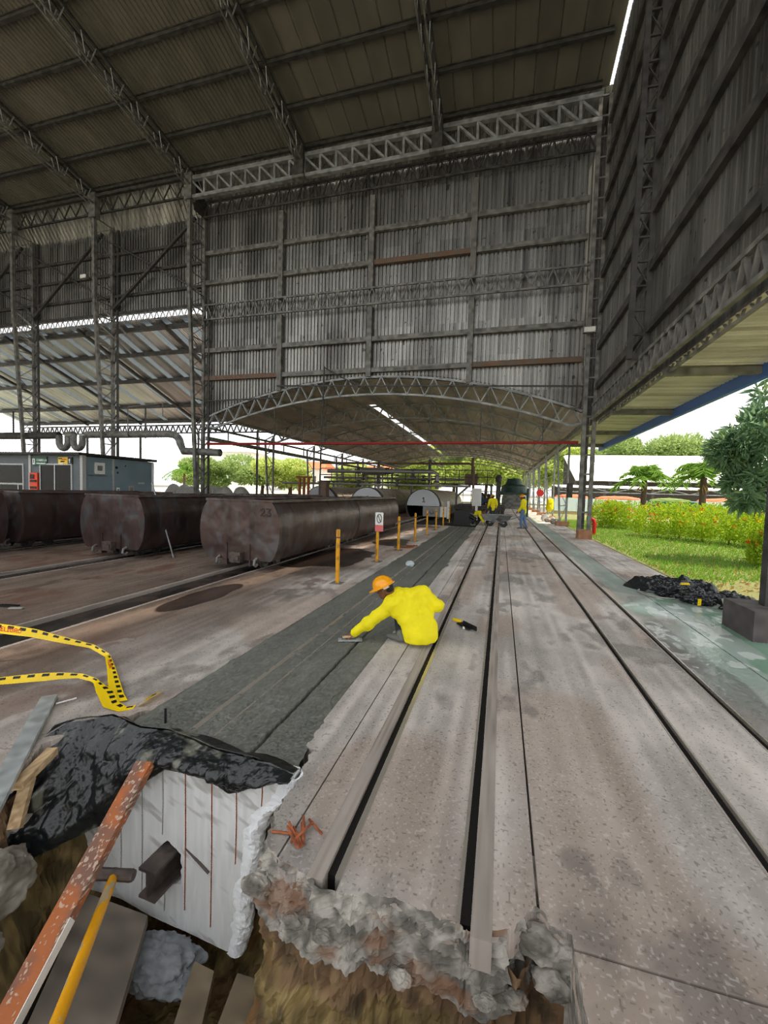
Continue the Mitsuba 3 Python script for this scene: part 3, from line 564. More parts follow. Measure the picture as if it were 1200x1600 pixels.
for i, y in enumerate(VY):
    k = thing('arched_truss', f'arched lattice truss under the long roof, {ORD[i]} one counting from the big wall', 'roof truss', 'arched trusses')
    ns = 22; xs = np.linspace(-15.2, 3.1, 2 * ns + 1); top, bot = arch(xs), arch(xs) - 0.75 - 0.06 * np.cos((xs + 6.05) / 9.15 * np.pi / 2)
    bot = np.where(np.abs(xs + 6.05) > 8.9, arch(xs) - 0.5, bot)
    for nm, zz in (('top_chord', top), ('bottom_chord', bot)):
        m = MB()
        for a in range(2 * ns): m.beam((xs[a], y, zz[a]), (xs[a + 1], y, zz[a + 1]), 0.09)
        part(k, nm, m, 'steel_light')
    mm = MB()
    for a in range(0, 2 * ns, 2):
        for s in ((-0.05, 0.05) if i < 2 else (0,)):
            w1, w2 = ((xs[a], y + s, bot[a]), (xs[a + 1], y + s, top[a + 1])), ((xs[a + 1], y + s, top[a + 1]), (xs[a + 2], y + s, bot[a + 2]))
            if i < 4: part(k, 'web', beam1(*w1, 0.045), 'steel_light'); part(k, 'web', beam1(*w2, 0.045), 'steel_light')
            else: mm.beam(*w1, 0.05); mm.beam(*w2, 0.05)
    if mm.n: part(k, 'webs', mm, 'steel_light', kind='stuff')
    if i == 0: continue
    for side, sx in (('right', 3.3), ('left', -15.3)):
        c = thing('roof_column', f'slim laced column on the {side} side of the arched roof, {ORD[i - 1]} one counting from the big wall', 'column', f'columns on the {side} of the arched roof')
        laced(c, (sx - 0.05, y, 0.2), (sx - 0.36, y, arch(sx) - 0.4), (sx + 0.28, y, 0.2), (sx + 0.28, y, arch(sx) - 0.1), 0.1 if i < 3 else 0.14, 0.9 if i < 4 else 1.8, rung=0.05, bs='steel_light' if side == 'right' else 'steel')
        part(c, 'base', MB().ab((sx - 0.25, y - 0.3, 0), (sx + 0.42, y + 0.3, 0.24)), 'base_orange')
k = thing('eave_beam', 'long beam along the left edge of the arched roof with daylight above it', 'beam')
part(k, 'beam', MB().ab((-15.35, YW, 4.1), (-15.2, VY[-1], 4.3)), 'steel'); part(k, 'rail', MB().tube([(-15.1, YW, 4.75), (-15.1, VY[-1], 4.75)], 0.06), 'steel')
for i in range(14): part(k, 'hanger', beam1((-15.25, 21 + 3.2 * i, 4.2), (-15.25, 21 + 3.2 * i, 4.95), 0.05), 'steel')
solo('eave_beam', MB().ab((3.2, YW, 4.62), (3.4, VY[-1], 4.85)), 'steel', 'long beam along the right edge of the arched roof over the slim columns', 'beam')
k = thing('water_pipe', 'long horizontal red pipe hanging across under the first arched truss', 'pipe')
part(k, 'pipe', MB().tube([(-15.2, YW - 0.05, 3.9), (3.0, YW - 0.05, 3.92)], 0.06, 10), 'pipe_red')
for x in (-11.2, -9.65, -8.4, -4.5, -3.25, -1.0, 1.6): part(k, 'hanger_rod', beam1((x, YW - 0.05, 3.95), (x, YW - 0.02, arch(x) - 0.8), 0.035), 'steel_black')
k = thing('thin_mast', 'thin black mast with a slanting stay in front of the arched truss', 'pole')
part(k, 'pole', MB().tube([(-8.55, 18.9, 0), (-8.5, 18.9, 4.2), (-8.42, 18.9, 7.55)], 0.035, 6), 'steel_black'); part(k, 'stay', MB().tube([(-8.42, 18.9, 7.5), (-6.6, 18.95, 6.5)], 0.025, 6), 'steel_black')
# fat duct at the left
k = thing('duct', 'fat dark insulated pipe with elbows running above the grey office', 'pipe')
arc = [(-17.3 + 0.6 * math.sin(a), 18.9, 3.85 + 0.55 * math.cos(a)) for a in np.linspace(0, 1.4, 6)]
part(k, 'pipe', MB().tube([(-36, 18.9, 4.4), (-25.3, 18.9, 4.4)], 0.2, 14), 'steel_black', True)
part(k, 'pipe', MB().tube([(-23.2, 18.9, 4.42), (-17.5, 18.9, 4.42)] + arc + [(-16.5, 18.9, 3.5), (-14.2, 18.9, 3.42)], 0.19, 14), 'steel', True)
for x in (-24.95, -23.85): part(k, 'elbow', MB().tube([(x - 0.35, 18.9, 4.4)] + [(x + 0.35 * math.cos(a), 18.9, 4.05 + 0.42 * math.sin(a)) for a in np.linspace(math.pi, 2 * math.pi, 9)] + [(x + 0.35, 18.9, 4.4)], 0.17, 12), 'steel', True)
part(k, 'pipe', MB().tube([(-24.65, 18.9, 4.42), (-24.15, 18.9, 4.42)], 0.2, 12), 'pipe_grey', True)
for x in (-33, -29, -19): part(k, 'support', beam1((x, 18.9, 4.2), (x, 18.9, 5.9), 0.06), 'steel_black')
solo('handrail', MB().tube([(-20, 18.7, 4.25), (-20, 18.7, 5.9), (-17.6, 18.6, 6.0), (-17.55, 18.6, 5.3)], 0.03, 6), 'steel', 'bent thin pipe beside the left end of the big wall', 'pipe')
# pipes and valves above the vessels
def pipe(pts, r, label, b='pipe_grey', valves=()):
    k = thing('steam_pipe', label, 'pipe'); part(k, 'pipe', MB().tube(pts, r, 10), b, True)
    for v in valves:
        part(k, 'valve', MB().lathe([(0, -0.2), (0.2, -0.2), (0.2, -0.12), (0.1, -0.08), (0.1, 0.2), (0.17, 0.22), (0.17, 0.25), (0, 0.25)], v, n=10), 'steel_black')
    return k
pipe([(-11.6, 27, 2.95), (-4.3, 27, 3.0), (-4.0, 27, 2.85), (-4.0, 27, 1.9)], 0.13, 'grey pipe bending down onto the vessel numbered 1', valves=((-9.4, 27, 3.0), (-4.05, 27, 2.5), (-5.6, 27, 2.8)))
pipe([(-14.5, 26, 2.05), (-1.8, 26, 2.1)], 0.07, 'thin grey pipe running low over all the vessels', valves=((-9, 26, 2.1), (-6.4, 26, 2.15)))
k = pipe([(-9.2, 27.5, 3.0), (-7.6, 27.5, 3.0)], 0.26, 'short fat grey pipe behind the thin mast', valves=((-7.45, 27.5, 3.0),))
for x in (-9.0, -7.8): part(k, 'leg', beam1((x, 27.5, 0), (x, 27.5, 2.9), 0.08), 'steel')
pipe([(-8.25, 28, 1.9), (-8.25, 28, 3.6), (-8.25, 33, 3.6)], 0.11, 'grey riser pipe on the middle one of the three vessels', valves=((-8.25, 28, 2.4),))
pipe([(-4.93, 29.5, 1.9), (-4.93, 29.5, 3.9), (-4.93, 36, 3.9)], 0.11, 'grey riser pipe on top of the vessel nearest to the workers', valves=((-4.93, 29.5, 2.3),))
pipe([(-13.5, 30, 3.7), (-2.2, 30, 3.75), (-1.9, 30, 3.5), (-1.9, 30, 0.6)], 0.08, 'brown pipe run behind the vessels', 'steel_rusty')
pipe([(-14.5, 33, 2.7), (-2.0, 33, 2.72)], 0.1, 'grey pipe far behind the vessels', valves=((-11, 33, 2.75), (-6, 33, 2.75)))
k = thing('walkway', 'dark steel catwalk above the vessels', 'walkway')
part(k, 'deck', MB().ab((-14, 31, 2.3), (-0.6, 32, 2.38)), 'steel_black')
for i in range(14): part(k, 'post', beam1((-14 + i, 31, 2.3), (-14 + i, 31, 3.35), 0.05), 'steel_black')
for z in (2.85, 3.35): part(k, 'handrail', beam1((-14, 31, z), (-0.6, 31, z), 0.05), 'steel_black')
for x in (-13, -10, -6.6, -3.2, -0.7): part(k, 'leg', beam1((x, 31.5, 0), (x, 31.5, 2.3), 0.14), 'steel')
part(k, 'brace', beam1((-3.2, 31.5, 1.4), (-1.6, 31.5, 2.9), 0.12), 'steel')
solo('hoist', MB().ab((-2.6, 31.2, 2.4), (-1.7, 31.9, 3.1)).tube([(-2.1, 31.5, 3.1), (-2.1, 31.5, 4.3)], 0.1, 8), 'steel_rusty', 'brown hoist box standing on the dark catwalk', 'hoist')

# ------------------------------------------------------------------ tank wagons
def cageprofile(s=1.0):
    a = np.linspace(math.radians(-55), math.radians(53), 15); c, R = 0.80, 0.90
    right = [(R * math.cos(t) * s if True else 0, c + (0.58 / math.sin(math.radians(55))) * math.sin(t)) for t in a]
    right = [(0.90 * (math.cos(t) ** 0.42) * s, z) for t, (_, z) in zip(a, right)]
    return right
def wagon(xc, y0, L, label, number=None, group='tank wagons'):
    k = thing('tank_wagon', label, 'wagon', group)
    pr = cageprofile(); full = [(x, z) for x, z in pr] + [(-x, z) for x, z in pr[::-1]]
    P = np.array([[(xc + x, y, z) for x, z in pr[::-1]] + [(xc - x, y, z) for x, z in pr] for y in np.linspace(y0, y0 + L, 9)])
    Q = P.copy(); Q[..., 0] = xc + (P[..., 0] - xc) * 0.965; Q[..., 2] = np.where(P[..., 2] < 0.3, P[..., 2] + 0.03, P[..., 2])
    Q[0, :, 1] += 0.02; Q[-1, :, 1] -= 0.02
    m = MB().grid(P).grid(Q)
    for sl in (0, -1): m.grid(np.stack([P[:, sl], Q[:, sl]]))
    part(k, 'shell', m, 'cage', 30)
    poly = Polygon(full)
    for y in (y0 - 0.012, y0 + L - 0.012): part(k, 'end_plate', MB().extrude(poly, 0.024, frame((xc, y + 0.024, 0), (1, 0, 0), (0, 0, 1))), 'cage')
    part(k, 'rim', MB().ab((xc - 0.76, y0 - 0.02, 1.37), (xc - 0.70, y0 + L + 0.02, 1.42)).ab((xc + 0.70, y0 - 0.02, 1.37), (xc + 0.76, y0 + L + 0.02, 1.42)).ab((xc - 0.74, y0 - 0.02, 1.37), (xc + 0.74, y0 + 0.03, 1.415)).ab((xc - 0.74, y0 + L - 0.03, 1.37), (xc + 0.74, y0 + L + 0.02, 1.415)), 'cage')
    part(k, 'underframe', MB().ab((xc - 0.35, y0 + 0.2, 0.13), (xc - 0.27, y0 + L - 0.2, 0.3)).ab((xc + 0.27, y0 + 0.2, 0.13), (xc + 0.35, y0 + L - 0.2, 0.3)), 'steel_black')
    for yy in (y0 + 0.45, y0 + 0.95, y0 + L - 0.95, y0 + L - 0.45):
        ax = part(k, 'axle', MB().tube([(xc - 0.36, yy, 0.125), (xc + 0.36, yy, 0.125)], 0.03, 8), 'steel_black')
        for s in (-1, 1): part(ax, 'wheel', MB().lathe([(0.02, -0.03), (0.14, -0.03), (0.14, -0.015), (0.115, -0.01), (0.11, 0.035), (0.07, 0.035), (0.03, 0.02)], (xc + s * 0.3, yy, 0.125), 'x', 16), 'steel_black', 30)
    if number is not None:
        for s in (-1, 1):
            part(k, 'hook', MB().tube([(xc + s * 0.42, y0 - 0.02, 0.27), (xc + s * 0.42, y0 - 0.1, 0.24), (xc + s * 0.42, y0 - 0.12, 0.16), (xc + s * 0.42, y0 - 0.06, 0.12), (xc + s * 0.42, y0, 0.15)], 0.025, 8), 'steel')
        part(k, 'drain_box', MB().ab((xc - 0.12, y0 - 0.14, 0.18), (xc + 0.12, y0 - 0.02, 0.38)).ab((xc - 0.03, y0 - 0.17, 0.22), (xc + 0.1, y0 - 0.13, 0.32)), 'steel_dark')
        part(k, 'skirt', MB().ab((xc - 0.27, y0 - 0.03, 0.1), (xc - 0.25, y0 + 0.1, 0.55)).ab((xc + 0.25, y0 - 0.03, 0.1), (xc + 0.27, y0 + 0.1, 0.55)), 'cage')
        if number:
            t = meshkit.text_mesh(number, 0.15, 0.006, True); t.apply_transform(frame((xc + 0.46, y0 - 0.014, 1.1), (1, 0, 0), (0, 0, 1))); part(k, 'number', MB().tm(t), 'cage_number')
    return k
wagon(-4.96, 7.2, 4.7, 'maroon grey tank wagon marked 23, nearest to the yellow posts', '23')
wagon(-4.96, 11.97, 4.9, 'grey tank wagon coupled behind the one marked 23')
wagon(-8.25, 7.3, 4.7, 'dark tank wagon with a thin pole leaning on its side', '')
wagon(-8.25, 12.1, 4.9, 'dark tank wagon hidden behind the wagon that the pole leans on')
wagon(-11.55, 7.15, 4.7, 'dark tank wagon in front of the grey office, cut off by its neighbour', '')
wagon(-11.55, 1.95, 4.85, 'brown tank wagon at the left edge of the picture', '')
solo('stick', MB().tube([(-7.76, 7.9, 1.69), (-7.45, 7.9, 0.85), (-7.15, 7.9, 0.0)], 0.018, 6), 'steel_light', 'thin pale pole leaning against the dark tank wagon', 'pole')
# vessels
def vessel(xc, y0, L, num, label, door):
    k = thing('pressure_vessel', label, 'vessel', 'horizontal pressure vessels'); R, zc = 1.15, 0.72
    part(k, 'shell', MB().lathe([(R, 0), (R, L), (R * 0.7, L + 0.4), (0.01, L + 0.5)], (xc, y0 + 0.2, zc), 'y', 40), 'vessel', 40)
    part(k, 'flange', MB().lathe([(R - 0.05, 0.25), (R - 0.05, 0), (R + 0.03, 0), (R + 0.03, 0.25)], (xc, y0, zc), 'y', 40), 'steel_black', 40)
    a = np.linspace(0, math.pi, 25); half = Polygon([(1.08 * math.cos(t), 1.08 * math.sin(t)) for t in a])
    c = part(k, 'cover', MB().extrude(half, 0.06, frame((xc, y0 + 0.02, zc + 0.05), (1, 0, 0), (0, 0, 1))), 'vessel_white', label='white half round cover')
    t = meshkit.text_mesh(num, 0.3, 0.01, True); t.apply_transform(frame((xc - 0.12, y0 - 0.041, zc + 0.3), (1, 0, 0), (0, 0, 1))); part(c, 'number', MB().tm(t), 'black')
    part(k, 'inner_wall', MB().lathe([(R - 0.06, 0.1), (R - 0.06, 3), (0.01, 3)], (xc, y0, zc), 'y', 32), 'void', 40)
    if door:
        d = part(k, 'door', MB().ab((xc + 0.05, y0 - 0.35, zc - 0.62), (xc + 1.2, y0 - 0.28, zc + 0.03)), 'pipe_grey'); part(d, 'side', MB().ab((xc + 1.2, y0 - 0.45, zc - 0.62), (xc + 1.6, y0 - 0.35, zc + 0.05)), 'white'); part(d, 'post', MB().ab((xc + 1.62, y0 - 0.4, 0), (xc + 1.76, y0 - 0.2, zc + 0.42)), 'white')
        part(d, 'wheel', MB().lathe([(0.06, 0), (0.16, 0), (0.16, 0.02), (0.06, 0.02)], (xc + 0.6, y0 - 0.39, zc - 0.3), 'y', 16), 'steel')
vessel(-4.93, 27.4, 15, '1', 'horizontal pressure vessel with a white half round cover numbered 1', True)
vessel(-8.25, 25.6, 17, '2', 'horizontal pressure vessel numbered 2, in the middle of the three', False)
vessel(-11.5, 25.7, 17, '3', 'horizontal pressure vessel numbered 3, the one farthest left', False)
solo('barrier', MB().ab((-2.35, 22.3, 0), (-1.3, 23.2, 0.75)), 'black', 'black box beside the white post at the far end of the wet concrete', 'box')
solo('white_cabinet', MB().ab((-1.75, 27, 0.9), (-1.2, 27.3, 2.0)).ab((-1.55, 27.05, 0), (-1.4, 27.2, 0.9)), 'white', 'white electric cabinet beside the end of the vessel numbered 1', 'cabinet')
k = thing('loading_dock', 'dark raised dock beyond the workers', 'platform')
part(k, 'deck', MB().ab((-3.3, 31, 0.5), (0.3, 37, 0.8)), 'base_dark')
for x in (-3.1, -1.6, 0.0): part(k, 'leg', MB().ab((x, 31.1, 0), (x + 0.25, 31.4, 0.5)), 'steel_black')
for x in (-2.2, -1.4, -1.0): solo('drum', MB().lathe([(0.01, 0), (0.16, 0), (0.2, 0.35), (0.12, 0.6), (0.14, 0.85), (0.01, 0.9)], (x, 36, 0.8), n=12), 'steel_rusty', 'dark brown upright valve body standing on the dock', 'valve', 'valve bodies on the dock', smooth=40)
k = thing('handrail', 'pale handrail at the back of the dock', 'handrail')
for x in np.linspace(-3.2, 0.3, 6): part(k, 'post', beam1((x, 37, 0.8), (x, 37, 1.9), 0.05), 'steel_light')
part(k, 'rail', beam1((-3.2, 37, 1.9), (0.3, 37, 1.9), 0.06), 'steel_light')
k = thing('loading_machine', 'dark green machine with a barrel end behind the man with the wheelbarrow', 'machine')
xc, yc = 0.95, 34.0
part(k, 'barrel', MB().extrude(Polygon([(x, z) for x, z in cageprofile()] + [(-x, z) for x, z in cageprofile()[::-1]]), 3.0, frame((xc, yc + 3, 0.35), (1, 0, 0), (0, 0, 1))), 'steel')
part(k, 'hood', MB().lathe([(0.01, 1.25), (0.5, 1.2), (0.65, 0.75), (0.95, 0.6), (1.0, 0.1), (0.85, 0), (0.01, 0)], (xc, yc + 1.2, 1.75), n=20), 'green_machine', 30)
part(k, 'frame', MB().ab((xc - 1.2, yc - 0.1, 0), (xc - 1.0, yc + 0.1, 3.2)).ab((xc + 0.95, yc + 0.1, 0), (xc + 1.1, yc + 0.3, 2.2)).ab((xc - 1.2, yc, 1.65), (xc + 1.1, yc + 0.2, 1.85)), 'green_machine')
solo('steel_post', MB().ab((-0.35, 30.0, 0), (-0.1, 30.3, 2.6)).lathe([(0.01, 0), (0.2, 0.05), (0.24, 0.3), (0.12, 0.5), (0.01, 0.5)], (-0.2, 30.1, 2.5), n=10), 'steel_black', 'black post with a round top between the standing worker and the green machine', 'post')
# left end: things above the wagon tops
for i in range(9):
    c = np.array([-18.6 + i * 0.55 + 0.2 * math.sin(i * 2.3), 20.5 + 0.5 * math.sin(i * 1.7), 0.0]); m = trimesh.creation.icosphere(2, 1.0); v = m.vertices * [0.55, 0.5, 0.95]; v += 0.3 * v * nz(v + i, 2.0, i)[:, None]; m.vertices = v + c + [0, 0, 0.75]
    solo('covered_bale', MB().tm(m), 'tarp_grey', 'grey wrapped sack in the heap beside the left column of the big wall', 'sack', 'grey sacks in a heap', smooth=True)
k = thing('orange_frame', 'orange brown pipe frame showing above the wagon tops', 'frame')
for x in (-12.2, -11.9, -11.6): part(k, 'post', beam1((x, 24, 0), (x, 24, 2.4), 0.12), 'rust')
part(k, 'bar', MB().ab((-12.4, 23.9, 2.35), (-11.4, 24.1, 2.45)), 'rust')
solo('brown_box', MB().ab((-11.0, 24.2, 0), (-10.5, 24.7, 2.1)).ab((-11.05, 24.15, 2.1), (-10.45, 24.75, 2.16)), 'steel_rusty', 'brown box above the wagon tops left of the vessel numbered 3', 'box')
# office
k = thing('site_office', 'grey blue site office with two dark windows behind the tank wagons', 'building')
ox, oy, oy1, oz = -15.8, 12.7, 16.15, 2.72
part(k, 'front_wall', MB().ab((-22, oy, 0), (ox, oy + 0.08, oz)), 'office_front')
part(k, 'side_wall', MB().ab((ox - 0.08, oy, 0), (ox, oy1, oz - 0.03)), 'office_wall'); part(k, 'back_wall', MB().ab((-22, oy1 - 0.08, 0), (ox, oy1, oz - 0.05)), 'office_wall')
part(k, 'roof', MB().ab((-22.3, oy - 0.25, oz), (ox + 0.12, oy1 + 0.1, oz + 0.09)), 'black', label='black flat roof')
part(k, 'corner_post', MB().ab((ox - 0.1, oy - 0.03, 0), (ox + 0.03, oy + 0.12, oz)), 'frame_alu')
def win(x0, x1, z0, z1, div):
    w = part(k, 'window', MB().ab((x0, oy - 0.03, z0), (x1, oy - 0.01, z1)), 'glass_dark'); m = MB()
    for a, b, c, d in ((x0 - 0.06, x0, z0, z1), (x1, x1 + 0.06, z0, z1), (x0 - 0.06, x1 + 0.06, z1, z1 + 0.06), (x0 - 0.06, x1 + 0.06, z0 - 0.06, z0)): m.ab((a, oy - 0.05, c), (b, oy, d))
    for t in div: m.ab((t - 0.03, oy - 0.05, z0), (t + 0.03, oy, z1))
    part(w, 'frame', m, 'frame_alu')
win(-17.95, -16.35, 1.0, 2.32, [-17.2]); win(-20.4, -18.95, 1.55, 2.3, []); win(-20.4, -18.95, 1.05, 1.5, [-19.2])
part(k, 'cable_duct', MB().ab((-18.62, oy - 0.04, 0), (-18.5, oy, oz)), 'frame_alu')
part(k, 'side_door', MB().ab((ox - 0.01, oy + 0.25, 0), (ox + 0.015, oy + 1.25, 1.95)), 'office_wall')
part(k, 'door_head', MB().ab((ox, oy + 0.2, 1.95), (ox + 0.05, oy + 1.0, 1.98)), 'steel'); part(k, 'trim', MB().ab((ox, oy + 1.3, 0), (ox + 0.02, oy + 1.38, oz - 0.05)), 'frame_alu'); part(k, 'trim', MB().ab((ox, oy1 - 0.08, 0), (ox + 0.03, oy1 + 0.02, oz - 0.05)), 'white')
for y, z, r in ((oy + 1.5, 2.33, 0.06), (oy + 1.55, 2.12, 0.04), (oy + 1.95, 2.43, 0.03)): part(k, 'vent_hole', MB().lathe([(0.001, 0.01), (r, 0.01), (r, 0)], (ox, y, z), 'x', 12), 'black')
part(k, 'vent_slot', MB().ab((ox, oy + 2.6, 1.66), (ox + 0.015, oy + 2.95, 1.74)), 'frame_alu')
def sign(name, label, x, z, w, h, base, lines, extra=None):
    s = thing(name, label, 'sign'); part(s, 'plate', MB().ab((x, oy - 0.05, z), (x + w, oy - 0.035, z + h)), base)
    for txt, dx, dz, th, b in lines:
        t = meshkit.text_mesh(txt, th, 0.006, True); t.apply_transform(frame((x + dx, oy - 0.05, z + dz), (1, 0, 0), (0, 0, 1))); part(s, 'lettering', MB().tm(t), b)
    return s
s = sign('green_sign', 'small green sign reading CAMILLA above the orange stretcher', -18.4, 2.3, 0.78, 0.34, 'green_sign', [('CAMILLA', 0.24, 0.17, 0.09, 'white')])
part(s, 'pictogram', MB().ab((-18.37, oy - 0.058, 2.33), (-18.24, oy - 0.05, 2.57)).ab((-18.16, oy - 0.058, 2.36), (-17.68, oy - 0.05, 2.4)), 'white'); part(s, 'arrow', MB().ab((-18.32, oy - 0.062, 2.4), (-18.29, oy - 0.057, 2.53)), 'black')
s = thing('yellow_sign', 'yellow and black sign above the dark office window', 'sign')
part(s, 'plate', MB().ab((-17.0, oy - 0.05, 2.34), (-16.5, oy - 0.035, 2.64)), 'yellow_sign'); part(s, 'black_panel', MB().ab((-16.5, oy - 0.05, 2.34), (-16.28, oy - 0.035, 2.64)), 'black')
part(s, 'print', MB().ab((-16.96, oy - 0.056, 2.56), (-16.8, oy - 0.05, 2.6)).ab((-16.86, oy - 0.056, 2.44), (-16.66, oy - 0.05, 2.49)), 'black'); part(s, 'print', MB().ab((-16.82, oy - 0.056, 2.52), (-16.56, oy - 0.05, 2.565)), 'orange_plastic'); part(s, 'print', MB().ab((-16.98, oy - 0.056, 2.36), (-16.75, oy - 0.05, 2.4)), 'white')
part(s, 'figure', MB().lathe([(0.001, 0), (0.035, 0.02), (0.02, 0.07), (0.045, 0.12), (0.03, 0.17), (0.001, 0.18)], (-16.39, oy - 0.055, 2.4), n=10), 'white')
k = thing('stretcher', 'orange rescue stretcher hung upright on the office front wall', 'stretcher')
part(k, 'board', MB().ab((-18.48, oy - 0.1, 0.9), (-18.06, oy - 0.04, 2.0)), 'orange_plastic')
for z in (1.0, 1.35, 1.62): part(k, 'strap', MB().ab((-18.44, oy - 0.12, z), (-18.1, oy - 0.1, z + 0.09)), 'black')
part(k, 'grip', MB().ab((-18.42, oy - 0.12, 1.75), (-18.22, oy - 0.1, 1.93)), 'black')
for y0, y1, z0, z1, b, l in ((oy + 0.5, oy + 0.95, 2.02, 2.48, 'white', 'white paper notice high on the office side wall'), (oy + 1.5, oy + 1.64, 1.28, 1.48, 'white', 'small white notice low on the office side wall'), (oy + 2.1, oy + 2.38, 1.25, 1.58, 'tarp_grey', 'small brownish notice low on the office side wall')):
    k = thing('notice', l, 'sign'); part(k, 'sheet', MB().ab((ox, y0, z0), (ox + 0.02, y1, z1)), b); part(k, 'print', MB().ab((ox + 0.02, y0 + 0.25 * (y1 - y0), z0 + 0.3 * (z1 - z0)), (ox + 0.024, y1 - 0.25 * (y1 - y0), z1 - 0.25 * (z1 - z0))), 'steel')
for i, x in enumerate((-17.35, -16.75)): solo('papers', MB().ab((x, oy - 0.2, 0.96), (x + 0.3, oy - 0.02, 1.03)), 'white', f'white paper stack on the {["left", "right"][i]} part of the office window sill', 'papers')
# bollards
BY = [6.9, 9.37, 11.5, 13.86, 16.2, 18.6, 21.0, 23.6]
for i, y in enumerate(BY):
    k = thing('bollard', f'yellow steel pipe post, {ORD[i]} one counting from the camera' + (', carrying a sign' if i == 1 else ''), 'post', 'yellow posts beside the wet concrete')
    part(k, 'pipe', MB().lathe([(0.001, 0.96), (0.03, 0.955), (0.037, 0.94), (0.037, 0.0)], (-2.74, y, 0.0), n=14), 'bollard_yellow', 40)
    part(k, 'base_plate', MB().ab((-2.85, y - 0.11, -0.002), (-2.63, y + 0.11, 0.008)), 'steel'); part(k, 'collar', MB().lathe([(0.0385, 0.80), (0.0385, 0.83)], (-2.74, y, 0), n=14), 'steel_rusty')
k = thing('post_sign', 'white and red prohibition sign on the second yellow post', 'sign')
part(k, 'plate', MB().ab((-2.79, 9.32, 0.72), (-2.60, 9.335, 1.16)), 'white'); part(k, 'red_band', MB().ab((-2.79, 9.314, 0.72), (-2.60, 9.32, 0.87)), 'pink')
part(k, 'symbol', MB().tube([(-2.695 + 0.055 * math.cos(a), 9.316, 1.02 + 0.1 * math.sin(a)) for a in np.linspace(0, 6.28, 18)], 0.008, 5).beam((-2.73, 9.316, 1.1), (-2.66, 9.316, 0.94), 0.014, 0.004, (0, 1, 0)), 'black')
for i, s in enumerate(((-21.95, 18.0, 12.66, 'white flood lamp on the second laced column from the left'), (3.0, 17.9, 8.0, 'twin flood lamp on the ladder-like column at the right'))):
    k = thing('flood_lamp', s[3], 'lamp'); part(k, 'housing', MB().ab((s[0] - 0.25, s[1] - 0.25, s[2] - 0.12), (s[0] + 0.2, s[1] - 0.1, s[2] + 0.12)), 'steel'); part(k, 'glass', MB().ab((s[0] - 0.22, s[1] - 0.26, s[2] - 0.09), (s[0] + 0.17, s[1] - 0.25, s[2] + 0.09)), 'white'); part(k, 'bracket', beam1((s[0], s[1] - 0.1, s[2]), (s[0] + 0.15, s[1] + 0.1, s[2]), 0.05), 'steel_black')

# ------------------------------------------------------------------ people
def blob(chains, length=0.022, it=8, cut=None, seed=None, fold=0.0):
    """one smooth skin over chains of (point, radius)"""
    solids = []
    for ch in chains:
        s = [m3.Manifold.sphere(float(r), 14).translate([float(c) for c in p]) for p, r in ch]
        solids += [m3.Manifold.batch_hull([a, b]) if hasattr(m3.Manifold, 'batch_hull') else (a + b).hull() for a, b in zip(s[:-1], s[1:])] if len(s) > 1 else s
    m = m3.Manifold.batch_boolean(solids, m3.OpType.Add)
    if cut is not None: m = m.trim_by_plane([0, 0, 1], float(cut))
    m = m.refine_to_length(length).to_mesh(); t = trimesh.Trimesh(m.vert_properties[:, :3], m.tri_verts)
    if it: trimesh.smoothing.filter_taubin(t, iterations=it)
    if fold: t.vertices = t.vertices + t.vertex_normals * (fold * 2 * nz(t.vertices * [1, 1, 0.6], 14, seed))[:, None]
    return t
def soft(chains, h=0.016, k=0.035, cut=None, seed=0, fold=0.0):
    """the same with rounded joints: the level set of softly joined tapering capsules"""
    A = np.vstack([np.array([p for p, _ in c]) for c in chains]); r = max(q for c in chains for _, q in c) + 0.05
    lo, hi = A.min(0) - r, A.max(0) + r; n = np.ceil((hi - lo) / h).astype(int) + 2
    ax = [lo[i] + h * np.arange(n[i]) for i in range(3)]; G = np.stack(np.meshgrid(*ax, indexing='ij'), -1); D = np.full(G.shape[:3], 9.0)
    for c in chains:
        for (a, ra), (b, rb) in zip(c[:-1], c[1:]):
            a, ba = np.asarray(a, float), np.asarray(b, float) - np.asarray(a, float); t = np.clip(((G - a) @ ba) / (ba @ ba + 1e-12), 0, 1)
            e = np.linalg.norm(G - a - t[..., None] * ba, axis=-1) - (ra + (rb - ra) * t); m_ = np.clip(0.5 + 0.5 * (e - D) / k, 0, 1); D = e * (1 - m_) + D * m_ - k * m_ * (1 - m_)
    if fold: D += fold * 2 * nz(G * [1, 1, 0.55], 13, seed) + 0.6 * fold * np.abs(nz(G * [1, 1, 0.5] + 3, 20, seed)) * 2
    L = D.tolist(); nx, ny, nz_ = (int(v) - 2 for v in n); x0, y0, z0 = (float(v) for v in lo)
    def f(x, y, z):
        x, y, z = (x - x0) / h, (y - y0) / h, (z - z0) / h; i, j, q = min(max(int(x), 0), nx), min(max(int(y), 0), ny), min(max(int(z), 0), nz_); x, y, z = x - i, y - j, z - q; a, b = L[i], L[i + 1]
        return -(((a[j][q] * (1 - z) + a[j][q + 1] * z) * (1 - y) + (a[j + 1][q] * (1 - z) + a[j + 1][q + 1] * z) * y) * (1 - x) + ((b[j][q] * (1 - z) + b[j][q + 1] * z) * (1 - y) + (b[j + 1][q] * (1 - z) + b[j + 1][q + 1] * z) * y) * x)
    m = m3.Manifold.level_set(f, [x0, y0, z0, *(float(v) for v in hi)], h * 1.1, 0.0)
    if cut is not None: m = m.trim_by_plane([0, 0, 1], float(cut))
    m = m.to_mesh(); return trimesh.Trimesh(m.vert_properties[:, :3], m.tri_verts)
V = lambda *a: np.array(a, float)
